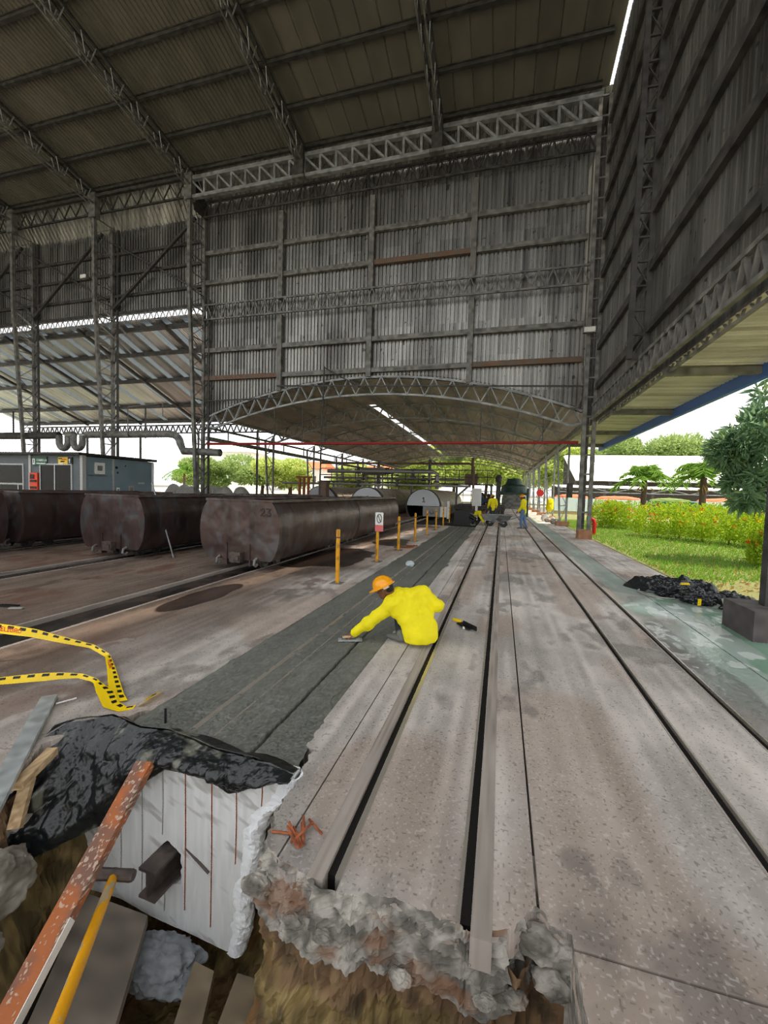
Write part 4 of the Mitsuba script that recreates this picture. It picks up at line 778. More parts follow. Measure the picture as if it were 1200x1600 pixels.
def hand_chains(w, d, up, s, curl=0.5, thumb=1):
    """palm, four fingers and a thumb from the wrist w along d; up = back of the hand"""
    d = d / np.linalg.norm(d); side = np.cross(d, up); side /= np.linalg.norm(side); up = np.cross(side, d)
    pal = w + d * 0.085 * s; out = [[(w, 0.026 * s), (w + d * 0.03 * s, 0.028 * s)]]
    for i, (o, l) in enumerate(((-0.030, 0.062), (-0.010, 0.074), (0.010, 0.078), (0.029, 0.068))):
        b = pal + side * o * s * thumb; out.append([(w + d * 0.02 * s + side * o * 0.7 * s * thumb, 0.015 * s), (b, 0.0125 * s)])
        c1 = d * math.cos(curl) - up * math.sin(curl); c2 = d * math.cos(2 * curl) - up * math.sin(2 * curl)
        k = b + c1 * l * 0.55 * s; out.append([(b, 0.0105 * s), (k, 0.0095 * s)]); out.append([(k, 0.0095 * s), (k + c2 * l * 0.5 * s, 0.008 * s)])
    tb = w + d * 0.025 * s + side * 0.03 * s * thumb; tk = tb + (d * 0.6 + side * 0.7 * thumb - up * 0.4) * 0.04 * s
    out += [[(tb, 0.014 * s), (tk, 0.0115 * s)], [(tk, 0.0115 * s), (tk + (d * 0.9 + side * 0.1 * thumb - up * 0.5) * 0.032 * s, 0.0095 * s)]]
    return out
def person(label, J, s, shirt, trousers, look, crown, fine=0.02, hem=None, helmet='helmet', boots='boot', sleeve=1.0):
    k = thing('person', label, 'person')
    f = look / np.linalg.norm(look); c = crown - f * (crown @ f); c /= np.linalg.norm(c); e = np.cross(f, c)
    H = J['head']; P = lambda a, b, g: H + (a * f + b * e + g * c) * s
    body = [[(P(0, 0, 0.03), 0.088 * s), (P(-0.03, 0, 0.035), 0.088 * s)], [(P(0.02, 0, 0), 0.075 * s), (P(0.045, 0, -0.075), 0.05 * s)], [(P(0.06, 0, -0.09), 0.032 * s), (P(0.075, 0, -0.085), 0.026 * s)],
            [(P(0.088, 0, 0.012), 0.013 * s), (P(0.107, 0, -0.022), 0.015 * s)], [(P(0.086, 0.02, -0.055), 0.012 * s), (P(0.086, -0.02, -0.055), 0.012 * s)],
            [(P(-0.01, 0.083, 0.01), 0.016 * s), (P(-0.015, 0.087, -0.025), 0.013 * s)], [(P(-0.01, -0.083, 0.01), 0.016 * s), (P(-0.015, -0.087, -0.025), 0.013 * s)],
            [(P(-0.02, 0, -0.04), 0.055 * s), (J['neck'], 0.055 * s)], [(J['neck'], 0.06 * s), (J['chest'], 0.10 * s), (J['pelvis'], 0.10 * s)]]
    for a in 'lr':
        body += [[(J['neck'], 0.05 * s), (J[a + 'sh'], 0.05 * s), (J[a + 'el'], 0.04 * s), (J[a + 'ha'], 0.026 * s)], [(J['pelvis'], 0.09 * s), (J[a + 'hip'], 0.085 * s), (J[a + 'kn'], 0.055 * s), (J[a + 'an'], 0.036 * s)]]
        d = J[a + 'ha'] - J[a + 'el']; d = d / np.linalg.norm(d) + J.get(a + 'hd', 0 * d)
        if fine < 0.021: body += hand_chains(J[a + 'ha'], d, J.get(a + 'up', V(0, 0, 1)), s, 0.55, 1 if a == 'l' else -1)
        else: body += [[(J[a + 'ha'], 0.028 * s), (J[a + 'ha'] + d / np.linalg.norm(d) * 0.12 * s, 0.03 * s)]]
    part(k, 'body', blob(body, fine * 0.45 if fine < 0.021 else fine, 3), 'skin', True)
    for b in (-1, 1): part(k, 'eye', MB().tm(trimesh.creation.icosphere(2, 0.012 * s)) if False else blob([[(P(0.079, 0.032 * b, 0.008), 0.0115 * s), (P(0.0795, 0.034 * b, 0.008), 0.0115 * s)]], 0.01, 0), 'white', True)
    part(k, 'hair', blob([[(P(-0.045, 0, 0.05), 0.083 * s), (P(-0.06, 0, -0.015), 0.062 * s)], [(P(-0.01, 0.06, 0.045), 0.045 * s), (P(-0.01, -0.06, 0.045), 0.045 * s)]], fine, 2), 'hair', True)
    if helmet:
        a = np.linspace(0, np.pi / 2, 9); th = np.linspace(0, 2 * np.pi, 33)
        dome = np.array([[P(math.cos(q) * 0.135 * math.cos(t) - 0.005, math.cos(q) * 0.115 * math.sin(t), 0.045 + 0.115 * math.sin(q)) for t in th] for q in a])
        brim = np.array([[P((0.135 + w + (max(0, math.cos(t)) ** 2 * 0.055 * (w > 0))) * math.cos(t) - 0.005, (0.115 + w) * math.sin(t), 0.045 - dz) for t in th] for w, dz in ((0, 0), (0.022, 0.012), (0.022, 0.02), (0, 0.012), (0, 0))])
        h = part(k, 'helmet', MB().grid(dome).grid(brim), helmet, 40)
        rid = np.array([[P(0.135 * 1.02 * math.cos(q), y, 0.045 + 0.115 * 1.07 * math.sin(q)) for q in np.linspace(0.25, 2.9, 14)] for y in (-0.022, -0.016, 0.016, 0.022)]); rid[[0, 3]] = np.array([[P(0.132 * math.cos(q), y, 0.045 + 0.112 * math.sin(q)) for q in np.linspace(0.25, 2.9, 14)] for y in (-0.024, 0.024)])
        part(h, 'ridge', MB().grid(rid), helmet, 40)
        part(h, 'head_band', MB().slab(np.array([[P(0.118 * math.cos(t), 0.1 * math.sin(t), z) for t in np.linspace(1.9, 4.4, 14)] for z in (0.0, 0.038)]), 0.004 * s), 'white', 40)
    up = [[(J['neck'] + (J['neck'] - J['chest']) * 0.05, 0.075 * s), (J['chest'], 0.135 * s), (J['belly'] if 'belly' in J else (J['chest'] + J['pelvis']) / 2, 0.14 * s), (J['pelvis'], 0.155 * s)] + ([(J['hemp'], J.get('hemr', 0.15) * s)] if 'hemp' in J else [])]
    for a in 'lr':
        w = J[a + 'el'] + (J[a + 'ha'] - J[a + 'el']) * (0.9 * sleeve)
        up += [[(J['neck'], 0.075 * s), (J[a + 'sh'], 0.085 * s), (J[a + 'el'], 0.074 * s)], [(J[a + 'el'], 0.074 * s), (w, 0.052 * s)], [(J[a + 'sh'], 0.085 * s), (J['chest'], 0.135 * s)]]
    if 'hip2' in J: up.append([(J['chest'], 0.13 * s), (J['hip2'], 0.13 * s)])
    sh = part(k, 'shirt', soft(up + J['torso'], 0.015, 0.035, hem, 3, 0.02) if 'torso' in J else blob(up, fine, 5, hem, 3, 0.006), shirt, 50 if 'torso' in J else True)
    col = J['neck'] + (J['neck'] - J['chest']) * 0.12
    part(sh, 'collar', MB().tube([col + 0.068 * s * (math.cos(t) * e + math.sin(t) * f) for t in np.linspace(0, 2 * np.pi, 17)], 0.014 * s, 6), shirt, True)
    for a in 'lr':
        w0, w1 = J[a + 'el'] + (J[a + 'ha'] - J[a + 'el']) * (0.86 * sleeve), J[a + 'el'] + (J[a + 'ha'] - J[a + 'el']) * (0.97 * sleeve)
        part(sh, 'cuff', MB().tube([w0, w1], [0.055 * s, 0.05 * s], 14), shirt, 50)
    lo = [[(J['pelvis'], 0.14 * s), (J[a + 'hip'], 0.115 * s), (J[a + 'kn'], 0.08 * s), (J[a + 'an'] + (J[a + 'kn'] - J[a + 'an']) * 0.12, 0.06 * s)] for a in 'lr']
    part(k, 'trousers', blob(lo, fine, 5, None, 7, 0.01 * s if fine < 0.021 else 0), trousers, True)
    for a in 'lr':
        d = J[a + 'toe'] - J[a + 'an']; d[2] = 0; d /= np.linalg.norm(d); A = J[a + 'an']; g = V(A[0], A[1], J.get('floor', 0.0))
        part(k, 'boot', blob([[(A + V(0, 0, 0.03 * s), 0.052 * s), (g + V(0, 0, 0.05 * s) - d * 0.03 * s, 0.048 * s)], [(g + V(0, 0, 0.045 * s), 0.045 * s), (g + d * 0.1 * s + V(0, 0, 0.04 * s), 0.04 * s), (g + d * 0.18 * s + V(0, 0, 0.032 * s), 0.03 * s)]], fine, 4), boots, True)
    return k
# the crouching man
J = dict(head=V(-1.195, 4.40, 0.585), neck=V(-1.045, 4.46, 0.53), chest=V(-0.975, 4.50, 0.42), belly=V(-0.86, 4.46, 0.26), pelvis=V(-0.80, 4.46, 0.18), hemp=V(-0.79, 4.40, 0.10), hemr=0.165,
         lsh=V(-1.10, 4.36, 0.43), rsh=V(-0.80, 4.58, 0.53), lel=V(-1.335, 4.30, 0.215), rel=V(-0.615, 4.56, 0.415), lha=V(-1.50, 4.27, 0.085), rha=V(-0.72, 4.76, 0.33),
         lhip=V(-0.90, 4.46, 0.17), rhip=V(-0.74, 4.54, 0.18), lkn=V(-1.085, 4.66, 0.33), rkn=V(-0.80, 4.84, 0.33), lan=V(-1.0, 4.42, 0.075), ran=V(-0.78, 4.60, 0.075), ltoe=V(-1.2, 4.5, 0), rtoe=V(-0.9, 4.8, 0),
         lup=V(0.25, -0.5, 1.0), lhd=V(-0.1, 0, -0.1), floor=0.012,
         torso=[[(V(-1.09, 4.38, 0.44), 0.09), (V(-0.80, 4.57, 0.53), 0.085)], [(V(-1.03, 4.40, 0.36), 0.10), (V(-0.79, 4.55, 0.42), 0.095)], [(V(-0.93, 4.41, 0.26), 0.105), (V(-0.75, 4.53, 0.31), 0.10)],
                [(V(-0.875, 4.39, 0.16), 0.105), (V(-0.71, 4.49, 0.20), 0.105)], [(V(-0.84, 4.36, 0.09), 0.105), (V(-0.69, 4.44, 0.11), 0.10)]])
person('crouching man in a yellow shirt and orange yellow helmet smoothing the wet concrete', J, 0.88, 'shirt', 'trousers', V(-0.82, 0.12, -0.42), V(-0.36, -0.05, 0.9), 0.018, hem=0.055)
k = thing('trowel', 'steel hand trowel under the crouching man\'s hand', 'trowel')
part(k, 'blade', MB().box((-1.52, 4.25, 0.026), (0.26, 0.1, 0.006), 0.35), 'aluminium'); part(k, 'handle', MB().tube([(-1.6, 4.22, 0.055), (-1.47, 4.27, 0.062)], 0.014, 8), 'wood'); part(k, 'post', MB().beam((-1.6, 4.22, 0.03), (-1.6, 4.22, 0.055), 0.014).beam((-1.47, 4.27, 0.03), (-1.47, 4.27, 0.06), 0.014), 'steel_dark')
k = thing('hand_float', 'black concrete float with a yellow grip lying on the slab right of the crouching man', 'tool')
part(k, 'blade', MB().box((-0.345, 5.17, 0.035), (0.24, 0.12, 0.02), -0.85), 'black'); part(k, 'back_edge', MB().box((-0.30, 5.10, 0.06), (0.26, 0.012, 0.05), -0.85), 'black'); part(k, 'grip', MB().tube([(-0.52, 5.36, 0.04), (-0.42, 5.26, 0.05)], 0.022, 8), 'tape_yellow', True); part(k, 'rivet', MB().box((-0.37, 5.11, 0.025), (0.03, 0.03, 0.03)), 'white')
def standing(x, y, dx, dy, s, arms='barrow'):
    f, l = V(dx, dy, 0), V(-dy, dx, 0); o = V(x, y, 0); Pn = lambda a, b, c: o + f * a * s + l * b * s + V(0, 0, c * s)
    J = dict(head=Pn(0.09, 0, 1.575), neck=Pn(0.03, 0, 1.44), chest=Pn(0.02, 0, 1.25), pelvis=Pn(0, 0, 0.93), hemp=Pn(0, 0, 0.84), lsh=Pn(0, 0.19, 1.40), rsh=Pn(0, -0.19, 1.40), lel=Pn(0.02, 0.26, 1.1), rel=Pn(0.02, -0.26, 1.1), lha=Pn(0.2, 0.25, 0.88), rha=Pn(0.2, -0.25, 0.88),
             lhip=Pn(0, 0.09, 0.88), rhip=Pn(0, -0.09, 0.88), lkn=Pn(0.08, 0.1, 0.48), rkn=Pn(-0.02, -0.1, 0.48), lan=Pn(0.05, 0.11, 0.09), ran=Pn(-0.14, -0.11, 0.09), ltoe=Pn(0.3, 0.11, 0), rtoe=Pn(0.1, -0.11, 0))
    return J
person('standing man in a yellow shirt, helmet and blue jeans holding the far right wheelbarrow', standing(1.1, 21.9, -0.94, 0.34, 0.98), 0.98, 'shirt', 'jeans', V(-0.9, 0.3, -0.2), V(0, 0, 1), 0.03)
person('man in a yellow shirt and helmet standing behind the wheelbarrows in front of the dock', standing(-0.45, 25.6, -0.3, 0.95, 0.95), 0.95, 'shirt', 'trousers', V(-0.3, 0.9, -0.3), V(0, 0, 1), 0.03)
o = V(-1.35, 22.4, 0.0)
J = dict(head=o + V(0.52, -0.1, 0.74), neck=o + V(0.36, -0.04, 0.72), chest=o + V(0.18, 0, 0.66), pelvis=o + V(-0.1, 0.05, 0.48), hemp=o + V(-0.12, 0.05, 0.44), lsh=o + V(0.3, 0.16, 0.7), rsh=o + V(0.28, -0.2, 0.68), lel=o + V(0.42, 0.2, 0.42), rel=o + V(0.42, -0.26, 0.4), lha=o + V(0.55, 0.16, 0.2), rha=o + V(0.56, -0.22, 0.18),
         lhip=o + V(-0.1, 0.12, 0.44), rhip=o + V(-0.1, -0.06, 0.44), lkn=o + V(0.1, 0.16, 0.36), rkn=o + V(0.1, -0.14, 0.34), lan=o + V(-0.08, 0.14, 0.09), ran=o + V(-0.08, -0.12, 0.09), ltoe=o + V(0.15, 0.14, 0), rtoe=o + V(0.15, -0.12, 0))
person('man in a yellow shirt bending low at the far end of the wet concrete', J, 0.95, 'shirt', 'black', V(0.7, -0.1, -0.6), V(0.5, 0, 0.8), 0.03, helmet=None)
o = V(-1.5, 35.5, 0.8)
J = dict(head=o + V(0.02, -0.02, 0.85), neck=o + V(0, 0, 0.7), chest=o + V(0, 0, 0.5), pelvis=o + V(0, 0, 0.16), hemp=o + V(0, 0, 0.12), lsh=o + V(0.0, 0.19, 0.66), rsh=o + V(0, -0.19, 0.66), lel=o + V(0.12, 0.22, 0.4), rel=o + V(0.12, -0.22, 0.4), lha=o + V(0.35, 0.12, 0.3), rha=o + V(0.35, -0.12, 0.3),
         lhip=o + V(0.0, 0.1, 0.14), rhip=o + V(0, -0.1, 0.14), lkn=o + V(0.4, 0.12, 0.4), rkn=o + V(0.4, -0.12, 0.4), lan=o + V(0.6, 0.12, 0.07), ran=o + V(0.6, -0.12, 0.07), ltoe=o + V(0.8, 0.1, 0), rtoe=o + V(0.8, -0.1, 0), floor=0.8)
person('person in blue clothes sitting on the far dock', J, 0.95, 'jeans', 'jeans', V(0.8, -0.3, -0.2), V(0, 0, 1), 0.03, helmet=None)
def barrow(x, y, ang, label, tub):
    k = thing('wheelbarrow', label, 'wheelbarrow'); c, s_ = math.cos(ang), math.sin(ang); W = lambda a, b, z: (x + a * c - b * s_, y + a * s_ + b * c, z)
    P = np.array([[W(a, b, z) for a, b, z in ((x0, -w, zz), (x0, w, zz), (x1, w, zz), (x1, -w, zz), (x0, -w, zz))] for x0, x1, w, zz in ((-0.28, 0.22, 0.17, 0.32), (-0.52, 0.42, 0.33, 0.62))])
    m = MB().grid(P); m.grid(np.array([[W(-0.28, -0.17, 0.32), W(0.22, -0.17, 0.32)], [W(-0.28, 0.17, 0.32), W(0.22, 0.17, 0.32)]])); part(k, 'tub', m, tub)
    part(k, 'rim', MB().tube([W(-0.52, -0.33, 0.62), W(0.42, -0.33, 0.62), W(0.42, 0.33, 0.62), W(-0.52, 0.33, 0.62), W(-0.52, -0.33, 0.62)], 0.018, 6), 'steel_light')
    for b in (-1, 1):
        part(k, 'handle', MB().tube([W(-0.72, 0.07 * b, 0.2), W(0.2, 0.2 * b, 0.34), W(1.0, 0.28 * b, 0.66)], 0.02, 6), 'steel_light'); part(k, 'leg', MB().tube([W(0.2, 0.2 * b, 0.34), W(0.34, 0.22 * b, 0.0)], 0.016, 6), 'steel_light')
    part(k, 'wheel', MB().lathe([(0.06, -0.03), (0.19, -0.04), (0.21, 0), (0.19, 0.04), (0.06, 0.03)], (0, 0, 0), 'y', 18).get(), 'black', 40, to=T().translate(W(-0.68, 0, 0.205)).rotate([0, 0, 1], math.degrees(ang)))
barrow(0.15, 22.3, -0.2, 'grey wheelbarrow tipped towards the standing man at the right', 'steel'); barrow(-0.5, 22.3, 3.0, 'pale wheelbarrow beside the bending man', 'steel_light')

# ------------------------------------------------------------------ foreground at the pit
tmat = lambda *p: [list(map(float, q)) for q in p]
top = jitter([(-2.95, -0.98), (-2.9, -0.1), (-2.05, -0.06), (-1.8, -0.02), (-1.3, 0.0), (-1.07, 0.02)], 0.02, 0.006, 1)
right = jitter([(-1.07, 0.02), (-1.09, -0.10), (-1.22, -0.22), (-1.31, -0.38), (-1.30, -0.50), (-1.37, -0.78), (-1.36, -0.92), (-1.42, -1.18)], 0.012, 0.02, 2)
bot = jitter([(-1.42, -1.18), (-1.7, -1.15), (-2.07, -1.12), (-2.3, -1.08), (-2.8, -1.1), (-2.95, -0.98)], 0.03, 0.005, 3)
pan = Polygon(np.vstack([top, right[1:], bot[1:-1]])).buffer(0)
hole = Polygon(jitter([(-2.03, -0.86), (-2.03, -0.66), (-1.93, -0.58), (-1.82, -0.64), (-1.83, -0.84), (-1.95, -0.88), (-2.03, -0.86)], 0.02, 0.02, 6)).buffer(0)
MF = frame((0, 2.18, 0), (1, 0, 0), (0, 0, 1))
k = thing('foam_block', 'broken white foam panel with thin rusty wire lines standing in the pit', 'foam board')
part(k, 'board', MB().extrude(pan.difference(hole), 0.085, MF), 'foam')
nr = len(right); prof = [(-0.06, 2.093), (-0.04, 2.086), (-0.02, 2.080), (-0.005, 2.082), (0.012, 2.092), (0.024, 2.105), (0.03, 2.12), (0.032, 2.135), (0.028, 2.15), (0.022, 2.165), (0.012, 2.18), (0.0, 2.19)]
Pe = np.array([[(x + o, y, z) for x, z in right] for o, y in prof]); Pe = Pe + np.array([0, .4, .7, 1, 1, 1, 1, 1, 1, 1, 1, .6])[:, None, None] * (0.035 * np.stack([nz(Pe, 22, 61), nz(Pe, 22, 62), nz(Pe, 22, 63)], -1) + 0.02 * np.stack([nz(Pe, 70, 64), nz(Pe, 70, 65), nz(Pe, 70, 66)], -1))
Pe[0, :, 0] -= 0.02 + 0.07 * nz(Pe[0], 9, 5); Pe[0, :, 1] = 2.094; part(k, 'broken_edge', MB().grid(Pe), 'foam_broken', False, label='crumbly bright white broken edge')
for i, (x, z0, z1) in enumerate(((-2.3, -0.95, -0.5), (-2.13, -1.02, -0.12), (-1.97, -0.55, -0.05), (-1.955, -1.05, -0.88), (-1.80, -1.0, -0.05), (-1.61, -1.05, -0.07), (-1.44, -0.6, -0.05), (-1.27, -0.2, -0.02))):
    part(k, 'wire', MB().tube([(x, 2.093, z0), (x + 0.005, 2.092, (z0 + z1) / 2), (x, 2.093, z1)], 0.0032, 5), 'rust' if i in (4, 5, 6, 7) else 'tarp_grey', label='thin vertical wire')
k = thing('steel_beam', 'short dark H shaped steel beam end sticking out of the white panel', 'steel beam')
m = MB()
for w, z0, z1 in ((0.125, -0.868, -0.850), (0.012, -0.85, -0.70), (0.125, -0.70, -0.682)): m.ab((-0.0 - w / 2, 0, z0), (w / 2, 0.4, z1))
part(k, 'profile', m, 'steel_dark', to=T().translate([-1.93, 1.93, 0.05]).rotate([0, 0, 1], -3))
solo('rebar_stub', MB().tube([(-1.80, 2.1, -0.60), (-1.62, 2.085, -0.70)], 0.009, 6), 'steel_dark', 'thin dark steel rod lying against the white panel right of the H shaped beam', 'rod')
# black plastic sheet
pt = np.array([(-2.78, 1.98, 0.0), (-2.72, 2.08, 0.05), (-2.46, 2.18, 0.09), (-2.19, 2.15, 0.07), (-1.99, 2.18, 0.07), (-1.61, 2.12, 0.06), (-1.3, 2.12, 0.05), (-1.06, 2.08, 0.045)])
pb = np.array([(-2.60, 1.68, -0.56), (-2.45, 1.80, -0.50), (-2.29, 1.95, -0.45), (-2.11, 2.02, -0.23), (-1.89, 2.04, -0.07), (-1.65, 2.06, -0.08), (-1.46, 2.06, -0.14), (-1.06, 2.06, 0.035)])
def resample(p, n):
    d = np.r_[0, np.cumsum(np.linalg.norm(np.diff(p, axis=0), axis=1))]; q = np.linspace(0, d[-1], n); return np.stack([np.interp(q, d, p[:, i]) for i in range(3)], 1)
nu, nv = 150, 60
tt = np.linspace(0, 1, len(pt)); uu = np.linspace(0, 1, nu); A = np.stack([np.interp(uu, tt, pt[:, i]) for i in range(3)], 1); B = np.stack([np.interp(uu, tt, pb[:, i]) for i in range(3)], 1)
v = np.linspace(0, 1, nv)[None, :, None]; Ps = A[:, None] * (1 - v) + B[:, None] * v
bul = np.sin(np.pi * v[..., 0]) * (1.0 - 0.6 * uu[:, None])
fold = np.abs(nz(np.stack([Ps[..., 0] * 1.0, 0 * Ps[..., 0], Ps[..., 2] * 0.45], -1), 5.0, 71)) * 2
Ps[..., 1] -= bul * 0.10 + (0.25 + 0.75 * np.sin(np.pi * np.clip(v[..., 0], 0.02, 1))) * (0.19 * fold + 0.06 * nz(Ps, 9, 72) + 0.03 * nz(Ps, 26, 73))
Ps[..., 2] += 0.05 * nz(Ps, 7, 74) * bul
Ps[:, -1, 2] += 0.03 * nz(Ps[:, -1], 12, 75); Ps[:, -1, 0] += 0.03 * nz(Ps[:, -1] + 3, 12, 76)
k = thing('plastic_sheet', 'crumpled black plastic sheet draped over the top of the white panel', 'plastic sheet')
part(k, 'sheet', MB().slab(Ps, 0.004), 'plastic_black', 50)
Pk = np.array([[(x, y, z + 0.01) for x, y, z in A], [(x, y + 0.05 + 0.02 * math.sin(9 * x), 0.045) for x, y, z in A], [(x, y + 0.08 + 0.04 * math.sin(7 * x + 1), 0.026) for x, y, z in A]]); Pk[..., 2] += 0.02 * nz(Pk, 9, 77); part(k, 'top_flap', MB().slab(Pk, 0.003), 'plastic_black', 50)
# bars, hammer, boards
k = thing('steel_bar', 'rusty orange steel channel bar leaning from the pit to the top of the white panel', 'steel bar')
a, b = V(-1.985, 1.965, 0.0), V(-1.79, 1.0, -0.56); d = (b - a) / np.linalg.norm(b - a); sd = V(1, 0.16, 0); sd = sd - d * (sd @ d); sd /= np.linalg.norm(sd); nn = np.cross(sd, d); nn *= np.sign(nn[2])
e = b + d * 0.5
part(k, 'flange', MB().beam(a, e, 0.095, 0.012, nn), 'rust_bar'); part(k, 'web', MB().beam(a + sd * 0.044 - nn * 0.022, e + sd * 0.044 - nn * 0.022, 0.010, 0.05, nn), 'rust_bar')
w0 = a + (e - a) * 0.42; part(k, 'white_edge', MB().beam(w0 + sd * 0.0495 - nn * 0.02, e + sd * 0.0495 - nn * 0.02, 0.004, 0.05, nn), 'bar_lit_white', label='white strip painted as the lit side edge')  # white strip: light on the side face put into its colour
k = thing('sledgehammer', 'sledgehammer with a yellow handle and dark head lying across the pit', 'hammer')
h0, h1 = V(-1.915, 1.70, -0.45), V(-1.50, 1.02, -0.45)
part(k, 'handle', MB().tube([h0, h0 + (h1 - h0) * 0.1, (h0 + h1) / 2, h1], [0.022, 0.024, 0.026, 0.027], 14), 'handle_yellow', True)
part(k, 'head', MB().lathe([(0.001, -0.115), (0.026, -0.113), (0.03, -0.10), (0.029, -0.02), (0.031, 0.0), (0.029, 0.02), (0.03, 0.10), (0.026, 0.113), (0.001, 0.115)], (0, 0, 0), 'x', 8), 'steel_dark', 20, to=T().translate([-1.925, 1.705, -0.45]).rotate([0, 0, 1], 14))
def plank(pts, z, th, label, b='board', tilt=0.0):
    p = np.array(pts); m = MB().extrude(Polygon(p).buffer(-0.008).buffer(0.008), th, frame((0, 0, 0), (1, 0, 0), (0, 1, 0))); vv, ff = m.get(); vv[:, 2] += z - th + tilt * (vv[:, 1] - p[0][1]); return solo('board', (vv, ff), b, label, 'board')
plank([(-2.48, 2.0), (-1.99, 2.0), (-1.70, 1.50), (-1.55, 1.2), (-1.98, 1.15), (-2.12, 1.40)], -1.0, 0.06, 'wide grey board lying under the sledgehammer handle')
plank([(-1.59, 1.93), (-1.45, 1.92), (-1.31, 1.6), (-1.46, 1.58)], -1.08, 0.06, 'narrow greyish brown board at the bottom of the pit, left of its wider neighbour', 'board_tan')
plank([(-1.32, 1.95), (-1.08, 1.96), (-0.98, 1.68), (-1.26, 1.63)], -1.08, 0.06, 'short brown board at the bottom of the pit beside a narrower one', 'board_tan')
plank([(-2.55, 1.8), (-2.42, 1.83), (-2.1, 1.3), (-2.2, 1.25)], -1.02, 0.05, 'dark board half hidden behind the wide grey board', 'base_dark')
m = trimesh.creation.icosphere(4, 1.0); v = m.vertices * [0.25, 0.15, 0.1]; m.vertices = v * (1 + 0.7 * nz(m.vertices, 2.5, 81) + 0.35 * nz(m.vertices, 9, 82))[:, None] + [-1.82, 1.93, -1.17]
solo('mortar_heap', MB().tm(m), 'mortar', 'heap of grey mortar spilled under the white panel', 'mortar', smooth=True)
for c, r, sd_, l in (((-2.52, 1.52, -0.52), (0.14, 0.15, 0.14), 3, 'large pale rock left of the rusty steel bar'), ((-2.72, 1.75, -0.40), (0.13, 0.13, 0.12), 5, 'brownish rock behind the large pale rock'), ((-2.36, 1.28, -0.60), (0.13, 0.13, 0.1), 8, 'small rock at the left edge below the large pale rock'), ((-2.5, 1.45, -0.42), (0.12, 0.12, 0.1), 9, 'grey stone at the left edge of the picture')):
    m = trimesh.creation.icosphere(4, 1.0); u_ = m.vertices; q = np.sign(u_) * np.abs(u_) ** 0.8
    m.vertices = q * np.array(r) * (1 + 0.55 * nz(u_, 1.6, sd_) + 0.25 * nz(u_, 6, sd_ + 1))[:, None] + np.array(c); solo('rock', MB().tm(m), 'rock', l, 'rock', smooth=40)
for c, r, sd_ in (((-1.0, 1.62, -0.16), 0.09, 1), ((-0.78, 1.56, -0.2), 0.07, 2), ((-0.62, 1.5, -0.16), 0.05, 3), ((-0.3, 1.52, -0.24), 0.06, 4), ((0.02, 1.5, -0.2), 0.05, 5), ((0.12, 1.56, -0.22), 0.06, 6), ((0.22, 1.68, -0.09), 0.11, 7), ((0.27, 1.64, -0.2), 0.1, 8)):
    m = trimesh.creation.icosphere(3, r); m.vertices = m.vertices * (1 + 0.9 * np.round(nz(m.vertices, 1.5 / r, sd_) * 8) / 8)[:, None] * [0.8, 0.5, 0.5] + np.array(c); part('floor', 'rubble_lump', MB().tm(m), 'rubble')
solo('straightedge', MB().beam((-3.24, 2.33, 0.018), (-2.25, 1.28, 0.018), 0.10, 0.028), 'aluminium', 'long flat aluminium bar lying over the edge of the pit at the left', 'metal bar')
solo('wood_piece', MB().beam((-2.62, 1.90, -0.02), (-2.50, 1.62, -0.03), 0.06, 0.045), 'wood', 'split piece of pale wood beside the aluminium bar', 'wood'); solo('wood_piece', MB().beam((-2.62, 1.76, -0.1), (-2.55, 1.64, -0.30), 0.06, 0.05), 'wood', 'short brown wood block between the large pale rock and the black plastic', 'wood')
solo('wood_sliver', MB().beam((-3.12, 2.29, 0.006), (-3.06, 2.40, 0.006), 0.012, 0.008), 'white', 'thin white sliver on the floor beside the aluminium bar', 'sliver')
solo('rebar_peg', MB().tube([(-2.17, 2.33, -0.02), (-2.17, 2.33, 0.11)], 0.008, 6), 'black', 'short dark steel peg standing in the wet concrete behind the black plastic', 'rod')
RB = [((-0.99, 1.73), (-0.85, 1.745)), ((-0.93, 1.77), (-0.825, 1.665)), ((-0.93, 1.785), (-0.82, 1.69)), ((-0.905, 1.785), (-0.81, 1.69)), ((-0.87, 1.69), (-0.82, 1.82)), ((-0.88, 1.84), (-0.825, 1.73)), ((-0.88, 1.82), (-0.81, 1.70)), ((-0.85, 1.84), (-0.75, 1.77))]
for i, (a, b) in enumerate(RB): solo('rebar', MB().tube([(*a, 0.009 + 0.009 * (i % 3)), (*b, 0.009 + 0.009 * ((i + 1) % 3))], 0.0065, 6), 'rust', 'short rusty steel rod in the small pile beside the left rail', 'rod', 'rusty rods in a small pile')
